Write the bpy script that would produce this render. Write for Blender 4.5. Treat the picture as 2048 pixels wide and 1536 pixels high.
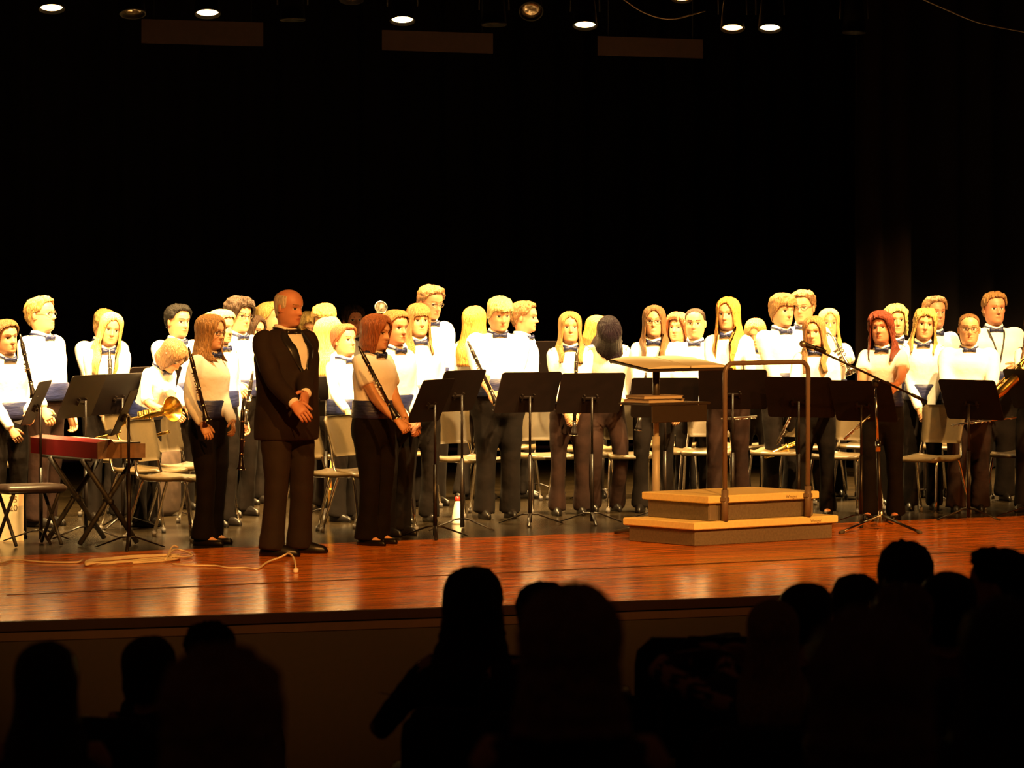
import bpy, math, random
import numpy as np
from mathutils import Vector, Matrix, noise

for _o in list(bpy.data.objects):
    bpy.data.objects.remove(_o)
SC = bpy.context.scene
COL = SC.collection
rnd = random.Random(7)
R = math.radians

# ------------------------------------------------------------------ camera
FPX = 8500.0            # focal length in pixels of the 2048-wide frame
CH = 2.03               # camera height above the stage floor
PSI = R(29.5)           # camera is off to the left of the hall, looking right
HOR = 500.0             # image row of the horizon
PITCH = math.atan((768 - HOR) / FPX)
FH = Vector((math.sin(PSI), math.cos(PSI), 0))
RT = Vector((math.cos(PSI), -math.sin(PSI), 0))
FW = FH * math.cos(PITCH) - Vector((0, 0, math.sin(PITCH)))
UP = FH * math.sin(PITCH) + Vector((0, 0, math.cos(PITCH)))
CAMP = Vector((0, 0, CH))
cd = bpy.data.cameras.new('camera')
cam = bpy.data.objects.new('camera', cd)
COL.objects.link(cam)
cam.location = CAMP
cam.rotation_euler = FW.to_track_quat('-Z', 'Y').to_euler()
cd.sensor_width = 36.0
cd.lens = FPX / 2048 * 36.0
cd.clip_end = 300
cd.dof.use_dof = True
cd.dof.focus_distance = 31.0
cd.dof.aperture_fstop = 5.6
SC.camera = cam
SC.view_settings.view_transform = 'Standard'
SC.view_settings.look = 'None'
SC.view_settings.exposure = 0.0
SC.view_settings.gamma = 1.0
SC.view_settings.use_curve_mapping = False

# ------------------------------------------------------------------ world
w = bpy.data.worlds.new('hall_dark'); SC.world = w
w.use_nodes = True
w.node_tree.nodes['Background'].inputs[0].default_value = (1.0, 0.36, 0.22, 1)
w.node_tree.nodes['Background'].inputs[1].default_value = 0.010


def ray(px, py):
    u = (px - 1024) / FPX; v = (768 - py) / FPX
    return FW + RT * u + UP * v


def pix(px, py, s):
    return CAMP + ray(px, py) * (FPX / s)


def gnd(px, s, z=0.0):
    py = HOR + (CH - z) * s
    d = ray(px, py)
    p = CAMP + d * ((z - CH) / d.z)
    return p


def gpy(px, py, z=0.0):
    d = ray(px, py)
    return CAMP + d * ((z - CH) / d.z)


WARM = (1.0, 0.63, 0.225)


def spot(name, loc, target, energy, cone, blend=0.6, radius=0.08, color=WARM, parent=None):
    l = bpy.data.lights.new(name, 'SPOT')
    l.energy = energy; l.spot_size = R(cone); l.spot_blend = blend
    l.shadow_soft_size = radius; l.color = color
    o = bpy.data.objects.new(name, l); COL.objects.link(o)
    o.location = loc
    o.rotation_euler = (Vector(target) - Vector(loc)).to_track_quat('-Z', 'Y').to_euler()
    return o


# front-of-house spots on the hall's ceiling bridge, far behind and above the camera's field
E_FOH = 11500
for i, (fx, tx) in enumerate(((4.0, 11.5), (9.0, 14.2), (15.0, 17.0), (21.0, 20.0))):
    spot('front_spot', (fx, 8.0, 10.5), (tx, 24.6, 0.5), E_FOH, 22, 0.7, 0.12, (1.0, 0.40, 0.075))
# stage electrics: the visible lamps carry their own light further down (stage_light)
E_STAGE = 4600
E_ADDED = 1400  # power unit of the added overhead spots


# ------------------------------------------------------------------ materials
def M(name, col, rough=0.6, metal=0.0, spec=0.5, noise_amt=0.0, scale=20.0, stretch=(1, 1, 1), bump=0.0,
      coat=0.0, emit=None, sheen=0.0):
    m = bpy.data.materials.new(name); m.use_nodes = True
    nt = m.node_tree; b = nt.nodes['Principled BSDF']
    b.inputs['Base Color'].default_value = (*col, 1)
    b.inputs['Roughness'].default_value = rough
    b.inputs['Metallic'].default_value = metal
    b.inputs['Specular IOR Level'].default_value = spec
    b.inputs['Coat Weight'].default_value = coat
    b.inputs['Sheen Weight'].default_value = sheen
    if emit:
        b.inputs['Emission Color'].default_value = (*emit[0], 1)
        b.inputs['Emission Strength'].default_value = emit[1]
    tc = nt.nodes.new('ShaderNodeTexCoord')
    mp = nt.nodes.new('ShaderNodeMapping'); mp.inputs['Scale'].default_value = stretch
    nz = nt.nodes.new('ShaderNodeTexNoise'); nz.inputs['Scale'].default_value = scale
    nz.inputs['Detail'].default_value = 4
    nt.links.new(tc.outputs['Object'], mp.inputs[0]); nt.links.new(mp.outputs[0], nz.inputs['Vector'])
    if noise_amt:
        cr = nt.nodes.new('ShaderNodeValToRGB')
        cr.color_ramp.elements[0].position = 0.3; cr.color_ramp.elements[1].position = 0.7
        cr.color_ramp.elements[0].color = (*[c * (1 - noise_amt) for c in col], 1)
        cr.color_ramp.elements[1].color = (*[min(1, c * (1 + noise_amt)) for c in col], 1)
        nt.links.new(nz.outputs['Fac'], cr.inputs[0]); nt.links.new(cr.outputs[0], b.inputs['Base Color'])
    if bump:
        bp = nt.nodes.new('ShaderNodeBump'); bp.inputs['Strength'].default_value = bump
        bp.inputs['Distance'].default_value = 0.02
        nt.links.new(nz.outputs['Fac'], bp.inputs['Height']); nt.links.new(bp.outputs[0], b.inputs['Normal'])
    return m


MAT = {}
MAT['shirt'] = M('white_cotton', (0.80, 0.79, 0.76), 0.8, scale=6, bump=0.8, spec=0.2)
MAT['black_cloth'] = M('black_trouser_cloth', (0.0045, 0.0025, 0.0019), 0.9, noise_amt=0.35, scale=6, bump=0.6, spec=0.12)
MAT['brown_cloth'] = M('washed_black_cloth', (0.014, 0.0058, 0.0040), 0.9, noise_amt=0.35, scale=6, bump=0.6, spec=0.12)
MAT['tux'] = M('black_suit_wool', (0.014, 0.0068, 0.0048), 0.85, noise_amt=0.2, scale=8, bump=0.3, spec=0.3)
MAT['satin'] = M('black_satin', (0.012, 0.010, 0.010), 0.35, scale=30)
MAT['navy'] = M('royal_blue_satin', (0.010, 0.015, 0.075), 0.5, noise_amt=0.2, scale=12, stretch=(1, 1, 6), bump=0.25)
MAT['shoe'] = M('black_leather', (0.005, 0.0035, 0.003), 0.32, spec=0.3, scale=30)
MAT['sock'] = M('light_foot', (0.55, 0.35, 0.24), 0.6)
MAT['glass_frame'] = M('spectacle_metal', (0.25, 0.2, 0.15), 0.3, 0.9)
MAT['stand'] = M('black_stand_enamel', (0.007, 0.0034, 0.0027), 0.55, noise_amt=0.2, scale=14, spec=0.2)
MAT['stand_pole'] = M('black_tube_enamel', (0.008, 0.005, 0.004), 0.35, spec=0.35)
MAT['chrome'] = M('chrome_tube', (0.75, 0.72, 0.68), 0.12, 1.0)
MAT['chair'] = M('taupe_moulded_plastic', (0.075, 0.05, 0.021), 0.42, noise_amt=0.08, scale=60, spec=0.5)
MAT['chair_back'] = M('taupe_moulded_plastic_grain', (0.062, 0.042, 0.018), 0.5, noise_amt=0.08, scale=60, spec=0.5)
MAT['rubber'] = M('grey_rubber', (0.06, 0.05, 0.045), 0.7)
MAT['silver'] = M('silver_plate', (0.8, 0.77, 0.7), 0.2, 1.0)
MAT['brass'] = M('lacquered_brass', (0.85, 0.56, 0.14), 0.22, 1.0)
MAT['ebony'] = M('ebony_wood', (0.012, 0.008, 0.007), 0.3, spec=0.5)
MAT['deck'] = M('cream_podium_carpet_edge', (0.85, 0.70, 0.32), 0.7, noise_amt=0.06, scale=50, bump=0.1)
MAT['podium'] = M('grey_carpeted_riser', (0.135, 0.11, 0.085), 0.8, noise_amt=0.15, scale=60, bump=0.1)
MAT['podium_metal'] = M('aluminium_corner', (0.34, 0.3, 0.26), 0.4, 0.6)
MAT['rail'] = M('brown_enamel_rail', (0.16, 0.115, 0.085), 0.35, spec=0.5)
MAT['logo'] = M('dark_logo_print', (0.16, 0.12, 0.06), 0.7)
MAT['grey_pole'] = M('grey_painted_column', (0.42, 0.38, 0.31), 0.4)
MAT['desk_black'] = M('black_desk_laminate', (0.03, 0.022, 0.017), 0.4)
MAT['paper'] = M('score_paper', (0.8, 0.77, 0.62), 0.8)
MAT['paper_edge'] = M('cream_paper_edges', (0.5, 0.42, 0.3), 0.8, noise_amt=0.2, scale=100, stretch=(.1, .1, 6))
MAT['bookcover'] = M('buff_folder_cover', (0.3, 0.22, 0.15), 0.6, noise_amt=0.1)
MAT['red'] = M('red_keyboard_enamel', (0.15, 0.003, 0.006), 0.5, noise_amt=0.08, scale=5)
MAT['panel'] = M('keyboard_end_panel', (0.17, 0.10, 0.055), 0.45, noise_amt=0.3, scale=14)
MAT['black'] = M('matt_black', (0.012, 0.009, 0.008), 0.6)
MAT['ivory'] = M('ivory_keys', (0.75, 0.7, 0.6), 0.35)
MAT['vinyl'] = M('black_vinyl', (0.03, 0.018, 0.014), 0.4, noise_amt=0.2)
MAT['card'] = M('pale_cardboard', (0.62, 0.46, 0.27), 0.8, noise_amt=0.08)
MAT['ink'] = M('brown_ink', (0.12, 0.07, 0.03), 0.8)
MAT['pine'] = M('yellow_pine', (0.62, 0.36, 0.06), 0.45, noise_amt=0.15, scale=6, stretch=(6, 6, .6))
MAT['white_plastic'] = M('white_plastic', (0.75, 0.73, 0.68), 0.4)
MAT['red_plastic'] = M('red_plastic', (0.5, 0.02, 0.015), 0.4)
MAT['cord'] = M('cream_flex', (0.72, 0.62, 0.42), 0.6)
MAT['mic'] = M('microphone_grille', (0.3, 0.28, 0.25), 0.35, 0.8, noise_amt=0.3, scale=300)
MAT['seat_cloth'] = M('dark_seat_cloth', (0.02, 0.014, 0.02), 0.9, noise_amt=0.2, scale=40)
MAT['can'] = M('black_lamp_housing', (0.002, 0.0015, 0.0012), 0.55, 0.0, 0.12)
MAT['lens'] = M('glowing_lamp_lens', (1, .9, .7), 0.3, emit=((1.0, 0.62, 0.24), 24.0))
MAT['lens_amber'] = M('glowing_amber_lens', (1, .6, .3), 0.3, emit=((1.0, 0.40, 0.10), 14.0))
MAT['lens_off'] = M('unlit_lens', (0.2, 0.16, 0.12), 0.12, 0.7)
MAT['drape'] = M('black_velour', (0.0045, 0.003, 0.0032), 0.95, noise_amt=0.2, scale=3, spec=0.05)
MAT['drape_leg'] = M('charcoal_velour', (0.0030, 0.0010, 0.0007), 0.95, noise_amt=0.2, scale=3, spec=0.05)
MAT['teal'] = M('teal_cloth', (0.02, 0.07, 0.08), 0.8)
MAT['eye_white'] = M('eye_white', (0.6, 0.5, 0.42), 0.4)
MAT['iris'] = M('dark_iris', (0.03, 0.018, 0.012), 0.2)
MAT['tooth'] = M('teeth', (0.75, 0.68, 0.55), 0.4)
MAT['leather_case'] = M('dark_case', (0.05, 0.03, 0.02), 0.5, noise_amt=0.3)
_skin = {}


def skin(k):
    cols = {'fair': (0.56, 0.29, 0.15), 'rosy': (0.52, 0.21, 0.11), 'tan': (0.42, 0.20, 0.10), 'old': (0.55, 0.24, 0.14)}
    if k not in _skin:
        c = cols[k]
        _skin[k] = (M('skin_' + k, c, 0.5, noise_amt=0.06, scale=30, spec=0.4),
                    M('lips_' + k, (c[0] * .82, c[1] * .60, c[2] * .58), 0.4))
    return _skin[k]


HAIRC = {'blond': (0.62, 0.40, 0.12), 'platinum': (0.82, 0.64, 0.26), 'dirty': (0.40, 0.23, 0.07), 'straw': (0.58, 0.27, 0.055),
         'brown': (0.20, 0.095, 0.032), 'lbrown': (0.32, 0.16, 0.05), 'dark': (0.035, 0.018, 0.010), 'black': (0.008, 0.006, 0.005),
         'auburn': (0.30, 0.085, 0.022), 'red': (0.20, 0.035, 0.014), 'purple': (0.010, 0.005, 0.011), 'white': (0.62, 0.52, 0.40)}
_hm = {}


def hairmat(k):
    if k not in _hm:
        _hm[k] = M('hair_' + k, HAIRC[k], 0.45, noise_amt=0.5, scale=34, stretch=(5, 5, .6), bump=0.9, spec=0.4 if sum(HAIRC[k]) > .12 else 0.18)
    return _hm[k]


# ------------------------------------------------------------------ mesh builder
class MB:
    def __init__(self):
        self.v = []; self.f = []; self.m = []

    def add(self, vs, fs, mat=0):
        o = len(self.v)
        self.v.extend([tuple(map(float, p)) for p in vs])
        for f in fs:
            self.f.append(tuple(i + o for i in f)); self.m.append(mat)
        return o

    def loft(self, rings, mat=0, cap0=True, cap1=True, closed=True, root=None):
        n = len(rings[0]); o = len(self.v)
        for r in rings:
            self.v.extend([tuple(map(float, p)) for p in r])
        k = len(rings)
        for i in range(k - 1):
            for j in range(n if closed else n - 1):
                a = o + i * n + j; b = o + i * n + (j + 1) % n
                self.f.append((a, b, b + n, a + n)); self.m.append(mat)
        if cap0:
            if root is None:
                c = len(self.v); self.v.append(tuple(np.mean(np.array(rings[0], float), axis=0)))
            else:
                c = root
            for j in range(n):
                self.f.append((c, o + (j + 1) % n, o + j)); self.m.append(mat)
        if cap1:
            c = len(self.v); self.v.append(tuple(np.mean(np.array(rings[-1], float), axis=0)))
            q = o + (k - 1) * n
            for j in range(n):
                self.f.append((c, q + j, q + (j + 1) % n)); self.m.append(mat)
        return o

    def tube(self, path, radii, n=8, mat=0, root=None, ell=None, caps=True):
        P = [np.array(p, float) for p in path]
        if not hasattr(radii, '__len__'):
            radii = [radii] * len(P)
        rings = []; ref = None
        for i, p in enumerate(P):
            t = P[min(i + 1, len(P) - 1)] - P[max(i - 1, 0)]
            t = t / (np.linalg.norm(t) + 1e-9)
            if ref is None:
                ref = np.array((0, 0, 1.0)) if abs(t[2]) < .9 else np.array((0, 1.0, 0))
            x = np.cross(ref, t); x /= np.linalg.norm(x) + 1e-9
            y = np.cross(t, x); ref = y
            r = radii[i]; rx, ry = (r, r) if not ell else (r * ell[0], r * ell[1])
            a = np.arange(n) * 2 * math.pi / n
            rings.append(p + np.outer(np.cos(a) * rx, x) + np.outer(np.sin(a) * ry, y))
        return self.loft(rings, mat, caps, caps, True, root)

    def box(self, c, size, rot=None, mat=0, bevel=0.0):
        sx, sy, sz = [s / 2 for s in size]
        if bevel:
            b = min(bevel, sx * .95, sy * .95, sz * .95)
            rings = []
            for z, ins in ((-sz, b), (-sz + b, 0), (sz - b, 0), (sz, b)):
                x, y = sx - ins, sy - ins; e = b
                rings.append([(-x + e, -y, z), (x - e, -y, z), (x, -y + e, z), (x, y - e, z), (x - e, y, z), (-x + e, y, z), (-x, y - e, z), (-x, -y + e, z)])
            rings = [np.array(r, float) for r in rings]
            if rot is not None:
                rm = np.array(rot.to_3x3()); rings = [r @ rm.T for r in rings]
            self.loft([r + np.array(c) for r in rings], mat)
            return
        vs = np.array([(x, y, z) for z in (-sz, sz) for y in (-sy, sy) for x in (-sx, sx)])
        if rot is not None:
            vs = vs @ np.array(rot.to_3x3()).T
        self.add(vs + np.array(c), [(0, 2, 3, 1), (4, 5, 7, 6), (0, 1, 5, 4), (2, 6, 7, 3), (0, 4, 6, 2), (1, 3, 7, 5)], mat)

    def lathe(self, prof, n=16, mat=0, frame=None, cap=True):
        a = np.arange(n) * 2 * math.pi / n
        rings = [np.stack([r * np.cos(a), r * np.sin(a), np.full(n, z)], 1) for r, z in prof]
        if frame is not None:
            m = np.array(frame)
            rings = [r @ m[:3, :3].T + m[:3, 3] for r in rings]
        self.loft(rings, mat, cap, cap)

    def ellipsoid(self, c, r, mat=0, n=10, k=6, rot=None, root=None):
        rings = []
        for i in range(1, k):
            th = math.pi * i / k
            a = np.arange(n) * 2 * math.pi / n
            rings.append(np.stack([r[0] * math.sin(th) * np.cos(a), r[1] * math.sin(th) * np.sin(a), np.full(n, -r[2] * math.cos(th))], 1))
        if rot is not None:
            m = np.array(rot.to_3x3()); rings = [q @ m.T for q in rings]
        self.loft([q + np.array(c) for q in rings], mat, root=root)

    def deform(self, fn):
        self.v = [tuple(p) for p in fn(np.array(self.v, float))]

    def build(self, name, mats, parent=None, smooth=True, loc=None):
        me = bpy.data.meshes.new(name)
        me.from_pydata(self.v, [], self.f)
        if not isinstance(mats, (list, tuple)):
            mats = [mats]
        for m in mats:
            me.materials.append(MAT[m] if isinstance(m, str) else m)
        if len(mats) > 1:
            me.polygons.foreach_set('material_index', self.m)
        if smooth:
            me.polygons.foreach_set('use_smooth', [True] * len(me.polygons))
        me.update()
        o = bpy.data.objects.new(name, me); COL.objects.link(o)
        if parent:
            o.parent = parent
        if loc is not None:
            o.location = loc
        return o


def tag(o, label=None, cat=None, group=None, kind=None):
    if label: o['label'] = label
    if cat: o['category'] = cat
    if group: o['group'] = group
    if kind: o['kind'] = kind
    return o


def empty(name, loc, rz=0.0):
    o = bpy.data.objects.new(name, None); COL.objects.link(o)
    o.empty_display_size = 0.1
    o.location = loc; o.rotation_euler = (0, 0, rz)
    return o


def copy_tree(o, parent=None):
    c = o.copy(); COL.objects.link(c); c.parent = parent
    for ch in list(o.children):
        copy_tree(ch, c)
    return c


def camang(p, a):
    """rotation about z so local +Y looks at the camera turned by a degrees to image right"""
    d = -Vector((p[0], p[1], 0))
    return math.atan2(d.y, d.x) + R(a) - math.pi / 2


def sm(x, a, b):
    t = np.clip((x - a) / (b - a), 0, 1)
    return t * t * (3 - 2 * t)


def catmull(pts, m=4):
    P = [np.array(p, float) for p in pts]
    P = [2 * P[0] - P[1]] + P + [2 * P[-1] - P[-2]]
    out = []
    for i in range(1, len(P) - 2):
        for k in range(m):
            t = k / m
            out.append(0.5 * ((2 * P[i]) + (-P[i - 1] + P[i + 1]) * t + (2 * P[i - 1] - 5 * P[i] + 4 * P[i + 1] - P[i + 2]) * t * t
                              + (-P[i - 1] + 3 * P[i] - 3 * P[i + 1] + P[i + 2]) * t ** 3))
    out.append(P[-2])
    return out


# ------------------------------------------------------------------ setting
EDGE = [(-500, 1256), (0, 1242.5), (350, 1232), (700, 1220), (1240, 1202), (1600, 1188), (1950, 1171), (2048, 1166), (2600, 1136)]
edge_w = [gpy(x, y) for x, y in EDGE]
line_a, line_b = gpy(20, 1190), gpy(2048, 1099)
sdir = (line_b - line_a).normalized()           # direction of the stage front
sdir.z = 0
sn = Vector((-sdir.y, sdir.x, 0))               # upstage
edge_w = [edge_w[0] - sdir * 3 + sn * .8] + edge_w + [edge_w[-1] + sdir * 3.5 + sn * .5, edge_w[-1] + sdir * 8 + sn * 1.9]
mat_a = gpy(1050, 1071)                         # where varnished apron meets the painted stage floor


def along(p, s_, d_):
    return p + sdir * s_ + sn * d_


MAT['wood'] = None


def wood_mat():
    m = bpy.data.materials.new('varnished_stage_boards'); m.use_nodes = True
    nt = m.node_tree; b = nt.nodes['Principled BSDF']
    tc = nt.nodes.new('ShaderNodeTexCoord'); mp = nt.nodes.new('ShaderNodeMapping')
    mp.inputs['Rotation'].default_value = (0, 0, -math.atan2(sdir.y, sdir.x))
    nt.links.new(tc.outputs['Object'], mp.inputs[0])
    br = nt.nodes.new('ShaderNodeTexBrick')
    br.inputs['Scale'].default_value = 1.0
    br.inputs['Brick Width'].default_value = 1.1; br.inputs['Row Height'].default_value = 0.06
    br.inputs['Mortar Size'].default_value = 0.0015
    br.inputs['Color1'].default_value = (0.74, 0.235, 0.026, 1); br.inputs['Color2'].default_value = (0.52, 0.15, 0.014, 1)
    br.inputs['Mortar'].default_value = (0.10, 0.035, 0.01, 1)
    nt.links.new(mp.outputs[0], br.inputs['Vector'])
    m2 = nt.nodes.new('ShaderNodeMapping'); m2.inputs['Scale'].default_value = (0.9, 9, 1)
    nt.links.new(mp.outputs[0], m2.inputs[0])
    nz = nt.nodes.new('ShaderNodeTexNoise'); nz.inputs['Scale'].default_value = 2.2; nz.inputs['Detail'].default_value = 6
    nt.links.new(m2.outputs[0], nz.inputs['Vector'])
    mx = nt.nodes.new('ShaderNodeMix'); mx.data_type = 'RGBA'; mx.blend_type = 'MULTIPLY'
    mx.inputs[0].default_value = 0.75
    cr = nt.nodes.new('ShaderNodeValToRGB')
    cr.color_ramp.elements[0].position = .3; cr.color_ramp.elements[0].color = (.5, .42, .36, 1)
    cr.color_ramp.elements[1].position = .7; cr.color_ramp.elements[1].color = (1.25, 1.15, 1.0, 1)
    nt.links.new(nz.outputs['Fac'], cr.inputs[0])
    nt.links.new(br.outputs['Color'], mx.inputs[6]); nt.links.new(cr.outputs[0], mx.inputs[7])
    nt.links.new(mx.outputs[2], b.inputs['Base Color'])
    rr = nt.nodes.new('ShaderNodeMapRange'); rr.inputs[3].default_value = 0.10; rr.inputs[4].default_value = 0.24
    nt.links.new(nz.outputs['Fac'], rr.inputs[0]); nt.links.new(rr.outputs[0], b.inputs['Roughness'])
    bp = nt.nodes.new('ShaderNodeBump'); bp.inputs['Strength'].default_value = 0.02; bp.inputs['Distance'].default_value = 0.01
    nt.links.new(nz.outputs['Fac'], bp.inputs['Height']); nt.links.new(bp.outputs[0], b.inputs['Normal'])
    b.inputs['Coat Weight'].default_value = 0.0; b.inputs['IOR'].default_value = 1.25; b.inputs['Specular IOR Level'].default_value = 0.22; b.inputs['Specular Tint'].default_value = (1.0, 0.6, 0.25, 1)
    return m


MAT['wood'] = wood_mat()
MAT['stage_black'] = M('painted_stage_floor', (0.012, 0.0075, 0.003), 0.22, noise_amt=0.35, scale=3, bump=0.03, spec=0.5)
MAT['front_wall'] = M('brown_stage_front', (0.009, 0.0022, 0.0015), 0.8, noise_amt=0.15, scale=30)
MAT['front_trim'] = M('stage_front_moulding', (0.030, 0.0095, 0.005), 0.6, noise_amt=0.1)
MAT['nosing'] = M('dark_stage_nosing', (0.012, 0.0035, 0.002), 0.4, noise_amt=0.1)
MAT['carpet'] = M('dark_hall_carpet', (0.012, 0.009, 0.009), 0.95, noise_amt=0.3, scale=40)
MAT['cloud'] = M('brown_ceiling_board', (0.035, 0.013, 0.008), 0.8, noise_amt=0.15)
MAT['seam'] = M('dark_floor_track', (0.05, 0.03, 0.012), 0.4)

# apron
ew = catmull([tuple(p) for p in edge_w], 6)
back_l = [p + np.array(sn) * 0 for p in ew]


def project_to_mat(p):
    p = Vector(p); t = (p - mat_a).dot(sdir)
    return mat_a + sdir * t


mb = MB()
top_f = [Vector(p) for p in ew]; top_b = [project_to_mat(p) for p in ew]
n = len(ew)
mb.add([(p.x, p.y, 0) for p in top_f] + [(p.x, p.y, 0) for p in top_b], [(i, i + 1, n + i + 1, n + i) for i in range(n - 1)])
tag(mb.build('floor', 'wood', smooth=False), 'glossy orange varnished wooden stage apron', kind='structure')
mb = MB()
a0, a1 = top_b[0], top_b[-1]
b0, b1 = a0 + sn * 16, a1 + sn * 16
a0 = a0 - sdir * 6; b0 = b0 - sdir * 6
mb.add([(p.x, p.y, 0.0) for p in (a0, a1, b1, b0)], [(0, 1, 2, 3)])
tag(mb.build('floor', 'stage_black', smooth=False), 'dark painted stage floor under the band', kind='structure')
# nosing, moulding and front wall follow the curved edge


def strip(name, mat, off0, off1, z0, z1, label):
    q = MB()
    rings = []
    for p in top_f:
        rings.append([(p.x - sn.x * off1, p.y - sn.y * off1, z0), (p.x - sn.x * off1, p.y - sn.y * off1, z1),
                      (p.x - sn.x * off0, p.y - sn.y * off0, z1), (p.x - sn.x * off0, p.y - sn.y * off0, z0)])
    q.loft(rings)
    return tag(q.build(name, mat, smooth=False), label, kind='structure')


strip('trim_1', 'nosing', -0.02, 0.025, -0.055, -0.002, 'dark rounded nosing along the stage edge')
strip('trim_2', 'front_trim', 0.0, 0.012, -0.11, -0.055, 'lighter moulding strip under the stage edge')
strip('wall_front', 'front_wall', -0.15, 0.006, -1.6, -0.11, 'plain brown stage front panel')
# the curtain track line in the apron
mb = MB()
ta, tb = line_a - sdir * 0.02, line_b + sdir * 3
for off in (0,):
    mb.box(((ta + tb) / 2 + Vector((0, 0, 0.001))), ((tb - ta).length, 0.018, 0.006), Matrix.Rotation(math.atan2(sdir.y, sdir.x), 4, 'Z'))
tag(mb.build('trim_3', 'seam', smooth=False), 'thin dark curtain track running across the apron', kind='structure')
# hall floor, raked towards the camera
mb = MB()
fz = lambda d: -0.98 + 0.068 * (23.0 - d)
p0, p1 = FH * 24.5, FH * 2.0
vs = [p1 - RT * 8, p1 + RT * 8, p0 + RT * 12, p0 - RT * 12]
vs = [(v.x, v.y, fz(d)) for v, d in zip(vs, (2, 2, 24.5, 24.5))]
mb.add(vs, [(0, 1, 2, 3)])
tag(mb.build('floor', 'carpet', smooth=False), 'dark raked hall floor', kind='structure')


def drape(name, x0, x1, base, mat, label, fold, h=8.0, amp=0.07):
    q = MB(); N = int((x1 - x0) / fold * 8)
    f_ = []; 
    for zz in (0.02, h):
        row = []
        for i in range(N + 1):
            t = x0 + (x1 - x0) * i / N
            ph = t / fold * 2 * math.pi
            y = amp * (math.sin(ph + .6 * math.sin(ph * .37)) + .35 * math.sin(ph * .53 + 1))
            p = along(base, t, y)
            row.append((p.x, p.y, zz))
        f_.append(row)
    n_ = N + 1
    vs = f_[0] + f_[1]
    back = [(v[0] + sn.x * .02, v[1] + sn.y * .02, v[2]) for v in vs]
    fs = [(i, i + 1, n_ + i + 1, n_ + i) for i in range(N)]
    q.add(vs + back, fs + [(2 * n_ + a, 2 * n_ + d, 2 * n_ + c, 2 * n_ + b) for a, b, c, d in fs] + [(0, n_, 3 * n_, 2 * n_), (N, 2 * n_ + N, 3 * n_ + N, n_ + N)])
    o = q.build(name, mat)
    return tag(o, label, 'curtain')


bc = along(mat_a, 0, 11.5)
drape('backdrop_curtain', -9, 16, bc, 'drape', 'black backdrop curtain hanging across the whole rear of the stage', 0.45)
# side leg curtain: its left border shows at image column 1712
lg = pix(1712, 560, 224)
t_l = (lg - mat_a).dot(sdir); d_l = (lg - mat_a).dot(sn)
drape('leg_curtain', t_l, t_l + 0.62, along(mat_a, 0, d_l), 'drape_leg', 'dim brownish side curtain leg at the right of the stage', 0.31, amp=0.05)
drape('leg_curtain', t_l + 0.9, t_l + 4.5, along(mat_a, 0, d_l + 0.5), 'drape', 'black side curtain right of the brownish curtain leg', 0.5, amp=0.08)

# ------------------------------------------------------------------ people
HT = np.array([-.60, -.42, -.20, -.10, -.04, .00, .04, .10, .18, .26, .36, .46, .56, .64, .74, .84, .91, .96, .99, 1.0])
HF = np.array([.050, .046, .046, .050, .064, .080, .088, .092, .0925, .0925, .091, .089, .092, .095, .091, .078, .062, .043, .022, .001])
HB = np.array([.070, .066, .062, .060, .060, .060, .061, .066, .074, .082, .092, .099, .103, .104, .100, .087, .069, .047, .024, .001])
HW = np.array([.066, .060, .056, .055, .056, .054, .056, .062, .067, .070, .0725, .074, .0755, .0765, .075, .068, .056, .040, .021, .001])
HH = 0.225          # chin to crown
CHIN = 1.483        # z of chin for a 1.72 m person
FA = np.concatenate([np.linspace(0, 60, 17), np.linspace(66, 180, 15)[0:]])
FA = np.radians(np.concatenate([FA, -FA[1:-1][::-1]]))      # angles round the head, 0 = face
TR = np.concatenate([np.linspace(-.6, -.08, 6), np.linspace(-.04, .70, 34), np.linspace(.75, .97, 9), [0.992]])


def head_xy(phi, t):
    w_ = np.interp(t, HT, HW); f_ = np.interp(t, HT, HF); b_ = np.interp(t, HT, HB)
    c = np.cos(phi); s_ = np.sin(phi)
    y = np.where(c > 0, f_ * c, b_ * c)
    return w_ * s_, y


def face_bump(x, t):
    """forward displacement of the face"""
    g = lambda v, m_, s_: np.exp(-((v - m_) / s_) ** 2)
    d = 0.021 * g(x, 0, .0105) * (sm(t, .60, .40) * sm(t, .30, .36))
    d += 0.006 * g(x, 0, .02) * g(t, .37, .04)
    d -= 0.0075 * (g(x, .031, .014) + g(x, -.031, .014)) * g(t, .515, .055)
    d += 0.004 * g(t, .60, .04) * g(x, 0, .05)
    d += 0.0045 * g(x, 0, .022) * (g(t, .235, .025) + g(t, .185, .022))
    d -= 0.003 * g(x, 0, .025) * g(t, .21, .010)
    d += 0.004 * (g(x, .04, .018) + g(x, -.04, .018)) * g(t, .36, .08)
    d += 0.004 * g(x, 0, .02) * g(t, .06, .05)
    return d


def ik(S, W, l1, l2, hint):
    S = np.array(S, float); W = np.array(W, float); d = W - S; L = np.linalg.norm(d)
    mx = (l1 + l2) * 0.985
    if L > mx:
        W = S + d / L * mx; d = W - S; L = mx
    L = max(L, abs(l1 - l2) + .02)
    u = d / np.linalg.norm(d)
    a = (l1 * l1 - l2 * l2 + L * L) / (2 * L)
    h = math.sqrt(max(0, l1 * l1 - a * a))
    p = np.array(hint, float); p = p - u * p.dot(u); p /= np.linalg.norm(p) + 1e-9
    return S + u * a + p * h, W


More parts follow.
